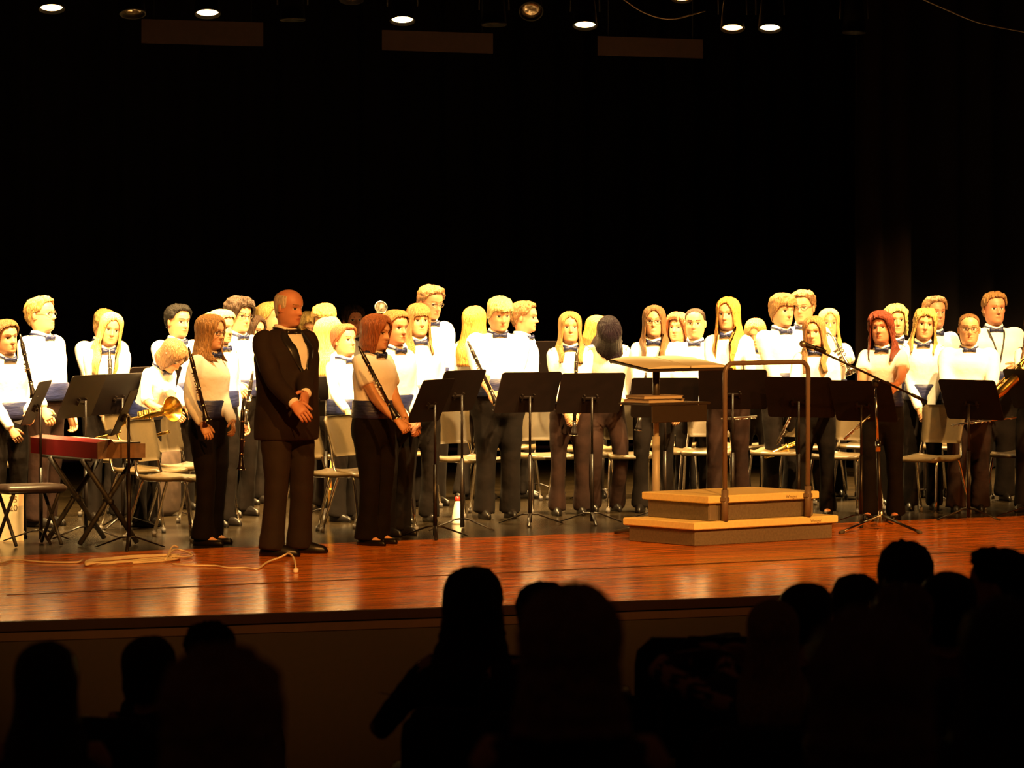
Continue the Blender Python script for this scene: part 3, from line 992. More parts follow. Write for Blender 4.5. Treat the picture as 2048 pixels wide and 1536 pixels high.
P(706, 609, 232, 20, 'm', ('curly', 'dark', .5, .02), 'dim dark haired person at the very back between two blond heads', tone='rosy', voxel=.02)
P(657, 641, 257, 120, 'f', ('long', 'blond', -1.0, .02), 'girl with long blond hair turned away beside the music stand near the conductor', voxel=.018, H=1.51)
P(690, 655, 267, 42, 'f', ('back', 'auburn'), 'pale faced girl with tied back auburn hair under bright light', head=(0, -2, 0), H=1.475, arms=(('px', 700, 838, 4), 'waist'), build=1.05)
P(748, 624, 290, 50, 'f', ('bob', 'auburn', -.12, .02), 'girl with an auburn bob and rolled sleeves holding a clarinet across her body', head=(4, 8, 0), arms=(('px', 797, 843, 3), ('px', 812, 838, 2)), sleeve=.58, build=1.15, bust=.02, voxel=.014, flat=True, curl=(.9, .7))
P(789, 617, 281, 42, 'f', ('back', 'lbrown'), 'girl with tied back light brown hair next to the auburn bob', head=(-2, 4, 0), arms=CLASP, build=1.05, tone='rosy')
P(836, 603, 268, 18, 'f', ('bangs', 'lbrown', -.55, .017), 'girl with a straight fringe and pigtails in front of the tall boy', head=(0, 4, 0), arms=(('px', 858, 838, 4), 'waist'), build=1.1, bust=.02)
P(856, 566, 252, 34, 'm', ('short', 'brown', 0, .018), 'tallest boy in glasses smiling down behind the girl with pigtails', glasses=True, head=(2, 14, 0), tone='rosy', build=1.12, arms=CLASP)
P(948, 610, 246, 150, 'f', ('long', 'straw', -1.1, .02), 'girl with long straw coloured hair seen from behind, left of the blond boy', voxel=.02)
P(996, 587, 264, 12, 'm', ('mop', 'platinum', 0, .016), 'heavy boy with white blond hair looking down behind the centre music stands', head=(6, 16, 0), build=1.25, arms=(('px', 998, 836, 5), ('px', 1008, 838, 5)), trousers='black_cloth', sleeve=.8, curl=(.9, .9))
P(1046, 600, 244, 70, 'm', ('short', 'brown', 0, .017), 'brown haired boy in profile looking right behind a raised music stand', head=(8, 4, 0), tone='rosy', voxel=.018)
P(1140, 620, 261, 4, 'f', ('long', 'dirty', -.7, .017), 'girl with long dark blond hair facing out behind two music stands at centre', arms=CLASP, bust=.012, trousers='brown_cloth')
P(1186, 626, 244, 60, 'f', ('bob', 'straw', -.1, .02), 'ginger haired person turned away beside the girl with dark blond hair', head=(0, 20, 0), voxel=.02)
P(1213, 643, 257, 10, 'f', ('veil', 'purple', -.55, .024), 'girl with glossy purple black hair bowing her head low', H=1.60, lean=18, head=(6, 34, 8), legs='bent', trousers='brown_cloth', arms=('waist', 'waist'), fx=1209)
P(1308, 608, 258, -3, 'f', ('long', 'brown', -.95, .018), 'smiling girl in glasses with long brown hair behind the conductor\'s desk', glasses=True, smile=True, arms=(('px', 1284, 830, 3), ('px', 1362, 842, 2)), curl=(.5, .3))
P(1356, 624, 243, -20, 'f', ('curly', 'auburn', -.2, .028), 'person with curly auburn hair half hidden behind the close cropped boy', voxel=.02)
P(1390, 614, 250, -6, 'm', ('buzz', 'dark', 0, .01), 'boy with close cropped hair between the two long haired girls', head=(0, 2, 0), build=1.1, arms=CLASP)
P(1457, 591, 259, -12, 'f', ('long', 'straw', -1.35, .019), 'tall girl with very long straight strawberry blond hair behind the podium rail', arms=(('px', 1432, 826, 5), ('px', 1492, 822, 5)), head=(-6, 4, 0), bust=.012, trousers='brown_cloth', curl=(1.0, 1.0))
P(1511, 632, 246, -5, 'f', ('bob', 'dirty', -.3, .018), 'girl with dark blond waves peeking between the long haired girl and the fringed boy', head=(0, 18, 0), voxel=.02)
P(1562, 584, 251, 30, 'm', ('mop', 'lbrown', 0, .022), 'boy with a thick brown fringe turned right behind the podium rail', head=(4, 6, 0), arms=CLASP)
P(1607, 578, 244, -12, 'm', ('short', 'brown', 0, .018), 'tall boy in glasses with spiky brown hair right of the fringed boy', glasses=True, head=(-4, 6, 0))
P(1631, 629, 262, -4, 'f', ('long', 'lbrown', -.85, .018, 8), 'girl with long light brown hair right behind the microphone', arms=(('px', 1583, 826, 4), 'waist'), head=(-8, 4, 4), trousers='black_cloth', flat=True)
P(1657, 614, 243, 8, 'f', ('long', 'blond', -.5, .014), 'blonde girl at the back half hidden behind the girl at the microphone', arms=('waist', ('px', 1705, 735, 6)), voxel=.02, build=1.05)
P(1765, 621, 266, -6, 'f', ('curly', 'red', -.62, .026), 'girl with dark red wavy hair standing right of the microphone boom', arms=(('px', 1724, 842, 6), ('px', 1784, 812, 7)), sleeve=.62, head=(-8, -2, 5), tone='rosy', bust=.015, build=1.05, voxel=.014, flat=True)
P(1790, 607, 252, 12, 'f', ('curly', 'platinum', .0, .024), 'blonde person hidden behind the red haired girl', voxel=.02)
P(1845, 614, 256, 4, 'f', ('curly', 'blond', -.5, .022), 'blonde girl with wavy hair right of the red haired girl', head=(0, 2, -6), arms=CLASP, bust=.012)
P(1868, 591, 243, 22, 'm', ('short', 'brown', 0, .02), 'brown haired boy at the back behind the wavy blonde girl', head=(6, 0, 0), tone='rosy', voxel=.018)
P(1937, 625, 258, 4, 'm', ('buzz', 'brown', 0, .016), 'heavy boy in glasses with cropped hair holding a flute across, near the right edge', glasses=True, build=1.35, arms=(('px', 1905, 850, 4), ('px', 1975, 838, 6)), trousers='brown_cloth', curl=(1.0, 1.0), voxel=.017)
P(1987, 582, 247, 14, 'm', ('short', 'lbrown', 0, .02), 'big boy with a neck strap and saxophone at the right edge', build=1.35, strap=True, arms=('waist', 'chest'), head=(6, 0, 0), tone='rosy', voxel=.018)
P(2072, 618, 258, -20, 'f', ('long', 'brown', -.6), 'person at the right border of whom only an arm and hip show', arms=(('px', 2040, 775, 4), 'waist'), voxel=.02)

# ------------------------------------------------------------------ chairs
def make_chair():
    root = empty('band_chair', (0, 0, 0))
    q = MB(); rings = []
    for i in range(9):          # seat: a dished pan with rolled front, local +Y is forward
        y = -.20 + .41 * i / 8
        drop = -.018 * math.sin(math.pi * i / 8) - (.02 if i == 8 else 0)
        hw = .205 if 0 < i < 8 else .185
        rings.append([(x * hw, y, .452 + drop + .012 * abs(x) ** 3) for x in np.linspace(-1, 1, 9)] + [(x * hw, y, .432 + drop) for x in np.linspace(1, -1, 9)])
    q.loft(rings); q.build('seat', 'chair', root)
    q = MB(); rings = []
    for i in range(11):         # backrest: rounded panel, slightly waisted, curved
        v = i / 10; z = .545 + .29 * v
        hw = .175 + .035 * v - .012 * math.sin(math.pi * v)
        if i == 0: hw *= .96
        if v > .85: hw *= math.sqrt(max(.05, 1 - ((v - .85) / .15) ** 2 * .32))
        y0 = -.205 - .075 * v
        rings.append([(x * hw, y0 - .030 * (1 - x * x), z) for x in np.linspace(-1, 1, 9)] + [(x * hw, y0 - .030 * (1 - x * x) - .016, z) for x in np.linspace(1, -1, 9)])
    q.loft(rings); q.build('backrest', 'chair_back', root)
    for sx in (-1, 1):
        q = MB(); q.tube(catmull([(sx * .185, .15, .425), (sx * .19, .175, .40), (sx * .215, .235, .03)], 4), .0115, 8); l = q.build('leg', 'chrome', root)
        q = MB(); q.tube([(sx * .216, .237, .035), (sx * .217, .239, .0)], .016, 8); q.build('glide', 'rubber', l)
        q = MB(); q.tube(catmull([(sx * .185, -.13, .425), (sx * .19, -.17, .40), (sx * .215, -.285, .03)], 4), .0115, 8); l = q.build('leg', 'chrome', root)
        q = MB(); q.tube([(sx * .216, -.287, .035), (sx * .217, -.29, .0)], .016, 8); q.build('glide', 'rubber', l)
        q = MB(); q.tube(catmull([(sx * .17, .12, .425), (sx * .18, -.16, .425), (sx * .178, -.215, .47), (sx * .165, -.238, .60), (sx * .165, -.262, .70)], 4), .0105, 8); q.build('back_upright', 'chrome', root)
    q = MB(); q.tube([(-.185, .13, .422), (.185, .13, .422)], .010, 8); q.build('stretcher', 'chrome', root)
    q = MB(); q.tube([(-.185, -.13, .422), (.185, -.13, .422)], .010, 8); q.build('stretcher', 'chrome', root)
    return root


CHAIRS = [  # px of the seat, scale, facing, label
    (352, 285, 62, 'empty taupe chair in front of the girl in glasses, nearest the keyboard'),
    (300, 276, 60, 'empty taupe chair behind the folded music stand near the keyboard'),
    (392, 272, 58, 'empty taupe chair half hidden behind the girl in glasses'),
    (684, 280, 66, 'empty taupe chair just right of the conductor'),
    (745, 278, 58, 'empty taupe chair between the conductor and the auburn girl'),
    (938, 262, 36, 'empty taupe chair left of the white blond boy'),
    (1094, 258, 22, 'empty taupe chair right of the white blond boy'),
    (1258, 257, 12, 'empty taupe chair left of the conductor\'s desk column'),
    (1378, 252, 2, 'empty taupe chair seen between the desk column and the podium rail'),
    (1415, 253, -4, 'empty taupe chair behind the left post of the podium rail'),
    (1560, 253, -14, 'empty taupe chair inside the podium rail frame'),
    (1688, 258, -24, 'empty taupe chair left of the microphone stand'),
    (1853, 261, -30, 'empty taupe chair in full view between the red haired girl and the flute player'),
    (2050, 256, -34, 'empty taupe chair cut by the right border'),
    (1008, 246, 26, 'chair deep behind the legs of the white blond boy'),
    (1165, 248, 14, 'chair behind the legs of the girl with dark blond hair'),
    (1340, 243, 4, 'chair deep behind the desk column'),
    (1480, 246, -6, 'chair deep behind the podium between the rail posts'),
    (1622, 246, -16, 'chair deep behind the girl at the microphone'),
    (1735, 245, -22, 'chair deep behind the microphone stand'),
    (1905, 246, -28, 'chair deep behind the flute player'),
    (660, 258, 50, 'chair deep behind the conductor'),
    (800, 254, 44, 'chair deep behind the auburn girl'),
    (255, 262, 60, 'chair deep behind the red keyboard'),
    (20, 268, 66, 'chair behind the girl at the left border'),
]
proto = make_chair()
for i, (px, s, a, lab) in enumerate(CHAIRS):
    o = proto if i == 0 else copy_tree(proto)
    p = gnd(px, s); o.location = p; o.rotation_euler = (0, 0, camang(p, a))
    tag(o, lab, 'chair', 'band chairs on the stage')


# ------------------------------------------------------------------ music stands
def make_stand(px, s, yaw, zc, label, folded=0, tilt=24, legrot=0.0, papers=False):
    """local +Y points to the player; the desk's top leans away from the player (-Y)"""
    p = gnd(px, s)
    d = Vector((p.x, p.y, 0)).normalized()
    # player direction: away from the camera, turned yaw degrees to image right
    ang = math.atan2(d.y, d.x) - R(yaw)
    root = empty('music_stand', p, ang - math.pi / 2)
    tag(root, label, 'music stand', 'black music stands on the stage')
    rx = Matrix.Rotation(R(-tilt), 3, 'X')      # top leans to -Y

    def tr(v):
        v = Vector(v); v = Matrix.Rotation(R(tilt), 3, 'X') @ v
        return (v.x, v.y + .03, v.z + zc)
    W_, H_ = .255, .165
    q = MB(); rr = []
    cr = .022
    outline = []
    for cx, cz, a0 in ((W_ - cr, H_ - cr, 0), (-W_ + cr, H_ - cr, 90), (-W_ + cr, -H_ + cr, 180), (W_ - cr, -H_ + cr, 270)):
        for t in range(0, 91, 30):
            outline.append((cx + cr * math.cos(R(a0 + t)), cz + cr * math.sin(R(a0 + t))))
    for y in (-.003, .003):
        rr.append([tr((x, y, z)) for x, z in outline])
    q.loft(rr); q.build('desk', 'stand', root, smooth=False)
    q = MB(); q.box((0, 0, 0), (2 * W_ - .02, .055, .004))
    q.v = [tr((x, y + .030, z - H_ + .004)) for x, y, z in q.v]
    q.build('ledge', 'stand', root, smooth=False)
    q = MB(); q.box((0, 0, 0), (.13, .02, .012))
    q.v = [tr((x, y - .014, z - .035)) for x, y, z in q.v]
    for sx in (-1, 1):
        o_ = len(q.v); q.box((0, 0, 0), (.012, .024, .05))
        q.v[o_:] = [tr((x + sx * .05, y - .014, z - .035)) for x, y, z in q.v[o_:]]
    q.build('bracket', 'stand_pole', root, smooth=False)
    q = MB(); q.tube([(0, .0, .02), (0, 0, .52)], .0145, 10); q.build('outer_tube', 'stand_pole', root)
    q = MB(); q.tube([(0, 0, .50), (0, 0, zc - .03)], .0095, 8); q.build('inner_tube', 'stand_pole', root)
    for i in range(3):
        aa = R(i * 120 + legrot)
        q = MB(); q.tube([(0, 0, .085), (.06 * math.cos(aa), .06 * math.sin(aa), .08), (.27 * math.cos(aa), .27 * math.sin(aa), .008)], [.011, .011, .009], 6, ell=(1.3, .6))
        q.build('leg', 'stand_pole', root)
    if papers:
        q = MB(); rr = []
        for sx in (-1, 1):
            q.box((0, 0, 0), (.215, .004, .28))
            q.v[-8:] = [tr((x + sx * .11, y + .008, z - .015)) for x, y, z in q.v[-8:]]
        q.build('sheet_music', 'paper', root, smooth=False)
    return root


for args in (
    (82, 288, -80, .97, 'music stand seen almost edge on at the far left, in front of the first girl'),
    (172, 284, -62, 1.00, 'music stand beside the tall boy at left, its back to the hall'),
    (246, 274, -52, .98, 'music stand behind the folded stand, in front of the leaning blonde girl'),
    (258, 295, -84, .93, 'narrow turned music stand standing close behind the red keyboard'),
    (652, 266, -42, .93, 'music stand showing just right of the conductor\'s jacket'),
    (870, 284, -64, .97, 'strongly turned music stand overlapping the stand beside the auburn girl'),
    (924, 276, -54, 1.01, 'music stand left of the white blond boy'),
    (1060, 271, -30, .98, 'music stand covering the hips of the white blond boy'),
    (1184, 270, -22, .97, 'music stand in front of the bowing dark haired girl'),
    (1330, 266, -4, .92, 'music stand seen behind the conductor\'s desk'),
    (1465, 268, 2, .99, 'music stand framed by the podium rail'),
    (1597, 270, 14, .94, 'music stand beside the right post of the podium rail'),
    (1722, 272, 28, .92, 'music stand directly behind the microphone stand'),
    (1937, 266, 34, .905, 'music stand in front of the heavy flute player'),
    (2062, 264, 40, .975, 'music stand cut by the right border'),
    (1068, 240, -20, 1.12, 'raised music stand behind the white blond boy\'s shoulder'),
    (1553, 244, 10, 1.02, 'music stand half hidden inside the top of the podium rail'),
    (1850, 246, 30, 1.0, 'music stand hidden behind the red haired girl\'s elbow'),
    (1205, 246, -10, .99, 'music stand behind the bowing dark haired girl'),
    (308, 262, -40, .99, 'music stand behind the girl with the bowed brown bob'),
    (735, 262, -45, .88, 'low music stand at the hip of the pale faced girl'),
):
    make_stand(*args, legrot=rnd.uniform(0, 120))

# ------------------------------------------------------------------ conductor's podium
pc = gpy(1390, 1093)                       # front left bottom corner
pr = gpy(1665, 1077)
pang = math.atan2((pr - pc).y, (pr - pc).x)
pod = empty('conductor_podium', pc, pang)
tag(pod, 'two tier carpeted conductor\'s podium with cream edged decks and a rail', 'podium')
PW, PD = (pr - pc).length, .70
ST, SL = .165, .052                        # tier height and slab thickness
UI = .155                                  # upper tier inset at each side


def pbox(name, x0, x1, y0, y1, z0, z1, mat, parent=pod, bevel=.006):
    q = MB(); q.box(((x0 + x1) / 2, (y0 + y1) / 2, (z0 + z1) / 2), (x1 - x0, y1 - y0, z1 - z0), bevel=bevel)
    return q.build(name, mat, parent, smooth=False)


low = pbox('lower_riser', 0, PW, 0, PD, 0, ST - SL, 'podium')
ld = pbox('lower_deck', -.03, PW + .03, -.03, PD + .03, ST - SL, ST, 'deck')
up_ = pbox('upper_riser', UI, PW - UI, .035, PD - .02, ST, 2 * ST - SL + .01, 'podium')
ud = pbox('upper_deck', UI - .03, PW - UI + .03, .0, PD + .01, 2 * ST - SL + .01, 2 * ST + .01, 'deck')
for x in (UI + .035, PW - UI - .035):
    pbox('corner_plate', x - .03, x + .03, .028, .036, ST + .004, 2 * ST - SL + .008, 'podium_metal', up_, .002)
q = MB()
rx0, rx1, rz = UI + .10, PW - UI - .10, 1.25
ry = -.02
arc = []
for cx, sgn in ((rx0 + .07, -1), (rx1 - .07, 1)):
    seg = [(cx + sgn * .07 * math.sin(t), ry, rz - .07 + .07 * math.cos(t)) for t in np.linspace(0, math.pi / 2, 6)]
    arc.append(seg)
path = [(rx0, ry, ST + .002)] + arc[0][::-1] + arc[1] + [(rx1, ry, ST + .002)]
q.tube(path, .0165, 10); rail = q.build('rail', 'rail', pod)
for x in (rx0, rx1):
    q = MB(); q.tube([(x, ry, ST + .002), (x, ry, 2 * ST + .05)], .024, 10); q.build('rail_sleeve', 'rail', rail)
    pbox('rail_clamp', x - .028, x + .028, ry - .022, .03, 2 * ST - .03, 2 * ST + .0, 'rail', rail, .004)
for (x, z, par) in ((PW - UI - .29, 2 * ST - .030, ud), (PW - .24, ST - .040, ld)):
    cu = bpy.data.curves.new('maker_name', 'FONT'); cu.body = 'Wenger'; cu.size = .032; cu.extrude = .0006
    to = bpy.data.objects.new('tmp_text', cu); COL.objects.link(to)
    bpy.context.view_layer.update()
    me = bpy.data.meshes.new_from_object(to.evaluated_get(bpy.context.evaluated_depsgraph_get()))
    bpy.data.objects.remove(to)
    lo = bpy.data.objects.new('maker_name', me); COL.objects.link(lo); lo.parent = par
    me.materials.clear(); me.materials.append(MAT['logo'])
    lo.rotation_euler = (R(90), 0, 0); lo.location = (x, (-.0005 if par is ud else -.0305), z)
    lo['label'] = 'small dark maker\'s name'

# conductor's desk: column, shelf with books, flat desk with open score
dp = gnd(1312, 280)
dang = pang
desk = empty('conductor_stand', dp, dang)
tag(desk, 'large flat conductor\'s music desk on a grey column behind the podium', 'music stand')
q = MB(); q.tube([(0, 0, .02), (0, 0, .70)], .028, 14); q.build('column', 'grey_pole', desk)
q = MB(); q.tube([(0, 0, .68), (0, 0, .86)], .021, 12); q.build('inner_column', 'grey_pole', desk)
q = MB(); q.tube([(0, 0, .84), (0, 0, 1.21)], .026, 10); q.build('upper_column', 'desk_black', desk)
for i in range(4):
    q = MB(); aa = R(45 + 90 * i); q.tube([(0, 0, .06), (.30 * math.cos(aa), .30 * math.sin(aa), .014)], [.026, .014], 8); q.build('foot', 'desk_black', desk)
q = MB(); q.box((.08, .0, .935), (.58, .34, .018), bevel=.004); q.build('shelf', 'desk_black', desk, smooth=False)
q = MB(); q.box((.08, -.16, .865), (.52, .014, .12), bevel=.004); q.build('shelf_apron', 'desk_black', desk, smooth=False)
tr_ = Matrix.Rotation(R(8), 3, 'X')
q = MB(); q.box((.16, 0.02, 1.205), (.80, .44, .016), rot=tr_, bevel=.004); q.build('desk_panel', 'desk_black', desk, smooth=False)
sc_root = empty('open_score', along(dp, 0, 0) + Vector((0, 0, 1.218)), dang)
tag(sc_root, 'wide open music score lying on the conductor\'s desk', 'score')
for sx in (-1, 1):
    q = MB(); rows = []
    for i in range(9):
        v = i / 8; x = .16 + sx * (.008 + .385 * v); h = .012 * (1 - v) + .004 + .010 * math.sin(v * 3.1)
        rows.append([(x, -.19, h - .21 * .14), (x, .23, h + .21 * .14), (x, .23, .001 + .21 * .14), (x, -.19, .001 - .21 * .14)])
    q.loft(rows); q.build('page', 'paper', sc_root, smooth=False)
q = MB(); q.box((.16, .02, .008), (.016, .42, .010), rot=tr_, bevel=.002); q.build('spine', 'paper_edge', sc_root, smooth=False)
for i, (dx, dy, z, rz_, wd, lab) in enumerate(((-.02, 0, .945, 4, .36, 'lower buff music folder on the shelf of the conductor\'s desk'), (-.01, .01, .972, -9, .33, 'upper buff music folder lying askew on the shelf of the conductor\'s desk'))):
    b = empty('music_folder', dp + Matrix.Rotation(dang, 3, 'Z') @ Vector((dx, dy, z)), dang + R(rz_))
    tag(b, lab, 'folder', 'folders on the conductor\'s desk')
    q = MB(); q.box((0, 0, .011), (wd - .01, .25, .018)); q.build('pages', 'paper_edge', b, smooth=False)
    q = MB(); q.box((0, 0, .0215), (wd, .26, .003)); q.build('cover', 'bookcover', b, smooth=False)
    q = MB(); q.box((0, 0, .001), (wd, .26, .002)); q.build('cover', 'bookcover', b, smooth=False)

# ------------------------------------------------------------------ microphone on a boom stand
mp = gpy(1762, 1058)
ms = (1058 - HOR) / CH
mic = empty('microphone_stand', mp, camang(mp, 0))
tag(mic, 'tripod boom stand right of the podium carrying a microphone', 'microphone stand')
inv = (Matrix.Translation(mp) @ Matrix.Rotation(camang(mp, 0), 4, 'Z')).inverted()
L_ = lambda x, y, s_=ms: tuple(inv @ pix(x, y, s_))
top = L_(1751, 765)
q = MB(); q.tube([(0, 0, .03), tuple(np.array(top) * .58)], .0145, 10); q.build('lower_tube', 'stand_pole', mic)
q = MB(); q.tube([tuple(np.array(top) * .56), top], .0095, 10); q.build('upper_tube', 'chrome', mic)
q = MB(); q.tube([tuple(np.array(top) * .53), tuple(np.array(top) * .60)], .020, 10); q.build('clutch', 'chrome', mic)
q = MB(); q.ellipsoid(top, (.028, .028, .034), n=10, k=6); q.build('boom_joint', 'black', mic)
tip = L_(1618, 692, ms + 3); tail = L_(1846, 800, ms - 1)
q = MB(); q.tube([tip, tail], .0085, 8); q.build('boom', 'stand_pole', mic)
tn, tt = np.array(tail), np.array(tip)
q = MB(); q.tube([tn, tn + (tt - tn) * .10], .013, 8); q.build('counterweight', 'stand_pole', mic)
q = MB(); q.lathe([(.030, .02), (.032, .05), (.022, .12), (.016, .14)], 12); q.build('leg_collar', 'silver', mic)
for ex, ey in ((1682, 1068), (1840, 1068), (1775, 1040)):
    e = Vector(inv @ gpy(ex, ey))
    q = MB(); q.tube([(0, 0, .10), (e.x * .5, e.y * .5, .055), (e.x, e.y, .012)], [.011, .0105, .010], 8); l = q.build('leg', 'stand_pole' if ex > 1700 else 'chrome', mic)
    q = MB(); q.tube([(e.x * .94, e.y * .94, .016), (e.x * 1.02, e.y * 1.02, .010)], .014, 8); q.build('rubber_tip', 'rubber', l)
m_root = empty('microphone', pix(1606, 688, ms + 3), 0)
tag(m_root, 'handheld style microphone with grey ball grille on the boom tip', 'microphone')
d = (pix(1655, 704, ms + 3) - pix(1606, 688, ms + 3))
fr = d.to_track_quat('Z', 'Y').to_matrix().to_4x4()
q = MB(); q.lathe([(.004, -.028), (.018, -.022), (.025, -.006), (.025, .008), (.019, .022)], 14, frame=fr); q.build('grille', 'mic', m_root)
q = MB(); q.lathe([(.018, .022), (.019, .03), (.016, .06), (.0125, .16), (.011, .175)], 12, frame=fr); q.build('handle', 'black', m_root)
q = MB(); q.lathe([(.0195, .09), (.0205, .10), (.0195, .155), (.014, .16)], 10, frame=fr); q.build('clip', 'stand_pole', m_root)

# ------------------------------------------------------------------ instruments
def frame_between(a, b):
    d = Vector(b) - Vector(a)
    return d.to_track_quat('Z', 'Y').to_matrix().to_4x4()


def clarinet(x0, y0, x1, y1, s, label, s1=None, length=None):
    """mouthpiece end at (x0,y0), bell end at (x1,y1)"""
    A = pix(x0, y0, s); B = pix(x1, y1, s1 or s)
    L = length or (B - A).length
    root = empty('clarinet', A)
    tag(root, label, 'clarinet', 'clarinets held by the band')
    root.rotation_euler = (B - A).to_track_quat('Z', 'Y').to_euler()
    q = MB(); q.lathe([(.006, .0), (.009, .03), (.012, .07), (.013, .075)], 10); q.build('mouthpiece', 'ebony', root)
    q = MB(); q.lathe([(.0125, .075), (.015, .08), (.0155, .14), (.0135, .15), (.0135, L * .55), (.0145, L * .56), (.0135, L * .57), (.0135, L - .11)], 10); b = q.build('tube', 'ebony', root)
    q = MB(); q.lathe([(.0145, L - .11), (.015, L - .07), (.022, L - .03), (.031, L), (.027, L - .004), (.008, L - .05)], 14); q.build('bell', 'ebony', root)
    for z in (.075, .145, L * .56, L - .11, L - .004):
        q = MB(); r_ = .016 if z < L - .05 else .031
        q.lathe([(r_, z - .004), (r_ + .0015, z), (r_, z + .004)], 12, cap=False); q.build('ring', 'silver', root)
    rr = random.Random(int(x0))
    nk = 9
    for i in range(nk):
        z = .18 + (L - .36) * i / (nk - 1); aa = rr.uniform(-.9, .9) - math.pi / 2
        c = (math.cos(aa) * .017, math.sin(aa) * .017, z)
        q = MB(); q.ellipsoid(c, (.0085, .0085, .006), n=8, k=5); q.build('key', 'silver', root)
    for sd in (-1, 1):
        q = MB(); q.tube([(sd * .016, -.006, .19), (sd * .016, -.006, L - .16)], .0022, 5); q.build('key_rod', 'silver', root)
    return root


clarinet(40, 668, 68, 795, 289, 'clarinet held by the smiling girl at the far left')
clarinet(219, 700, 224, 880, 271, 'upright clarinet of the leaning blonde girl at left', s1=273)
clarinet(377, 694, 414, 842, 295, 'clarinet leaning on the shoulder of the girl in glasses left of the conductor')
clarinet(506, 742, 488, 850, 272, 'clarinet held by the curly haired boy close to the conductor')
clarinet(486, 800, 482, 940, 293, 'clarinet hanging down from the left hand of the girl in glasses')
clarinet(717, 692, 793, 838, 296, 'clarinet held diagonally by the girl with the auburn bob')
clarinet(935, 682, 994, 808, 269, 'clarinet resting on the shoulder of the white blond boy')
clarinet(1153, 704, 1148, 872, 266, 'upright clarinet in front of the girl with dark blond hair at centre')
clarinet(1292, 745, 1276, 862, 263, 'clarinet of the girl in glasses behind the conductor\'s desk')


def flute(x0, y0, x1, y1, s, label, s1=None, mat='silver'):
    A = pix(x0, y0, s); B = pix(x1, y1, s1 or s); L = max((B - A).length, .25)
    root = empty('flute', A); root.rotation_euler = (B - A).to_track_quat('Z', 'Y').to_euler()
    tag(root, label, 'flute', 'flutes held by the band')
    q = MB(); q.lathe([(.0095, 0), (.0095, L * .3), (.0115, L * .31), (.0115, L * .35), (.0095, L * .36), (.0095, L)], 10); q.build('tube', mat, root)
    q = MB(); q.ellipsoid((0, -.011, L * .08), (.010, .004, .014), n=8, k=5); q.build('lip_plate', mat, root)
    for i in range(9):
        q = MB(); q.lathe([(.008, .0095), (.0085, .012), (.0085, .015), (.003, .016)], 8, frame=Matrix.Translation((0, 0, L * (.40 + .56 * i / 8))) @ Matrix.Rotation(R(90 + (i % 3 - 1) * 25), 4, 'X')); q.build('key', mat, root)
    q = MB(); q.tube([(.011, -.004, L * .38), (.011, -.004, L * .98)], .002, 5); q.build('key_rod', mat, root)


flute(1442, 838, 1514, 833, 265, 'flute held level by the tall strawberry blond girl')
flute(1592, 812, 1553, 888, 267, 'flute pointing down from the hand of the girl at the microphone')
flute(1740, 830, 1688, 878, 272, 'flute pointing down from the hand of the red haired girl')
flute(2033, 834, 1902, 850, 264, 'flute held across by the heavy boy near the right edge')


def bell_horn(px, py, s, size, label, d, mat='silver', name='trumpet', cat='trumpet'):
    A = pix(px, py, s); root = empty(name, A); tag(root, label, cat)
    dv = Vector(d)
    root.rotation_euler = dv.to_track_quat('Z', 'Y').to_euler()
    k = size
    q = MB(); q.lathe([(.012 * k, -.34 * k), (.013 * k, -.16 * k), (.020 * k, -.08 * k), (.036 * k, -.03 * k), (.062 * k, 0), (.058 * k, -.004 * k), (.03 * k, -.035 * k), (.010 * k, -.10 * k)], 20); q.build('bell', mat, root)
    q = MB(); q.tube(catmull([(0, 0, -.33 * k), (0, -.03 * k, -.40 * k), (0, -.09 * k, -.38 * k), (0, -.10 * k, -.25 * k), (0, -.10 * k, -.05 * k)], 4), .007 * k, 8); q.build('tubing', mat, root)
    for i in range(3):
        q = MB(); q.tube([(0, .03 * k, (-.16 - .035 * i) * k), (0, -.12 * k, (-.16 - .035 * i) * k)], .012 * k, 8); q.build('valve', mat, root)
    q = MB(); q.tube(catmull([(0, -.04 * k, -.38 * k), (.01 * k, -.04 * k, -.50 * k), (0, -.04 * k, -.56 * k)], 3), .006 * k, 8); q.build('mouthpiece', mat, root)


bell_horn(762, 614, 246, .85, 'silver trumpet bell poking up between the auburn bob and its neighbour', (-.25, -.9, .35))
bell_horn(1703, 745, 254, .95, 'silver trumpet held behind the microphone boom', (.2, -.45, -.8))
bell_horn(346, 818, 282, 1.5, 'pale brass horn in the hands of the girl with the bowed bob', (.3, -.9, .2), 'brass', 'french_horn', 'horn')
bell_horn(612, 668, 244, .9, 'brass trumpet seen between the conductor and the curly blond head', (.5, -.7, .2), 'brass')


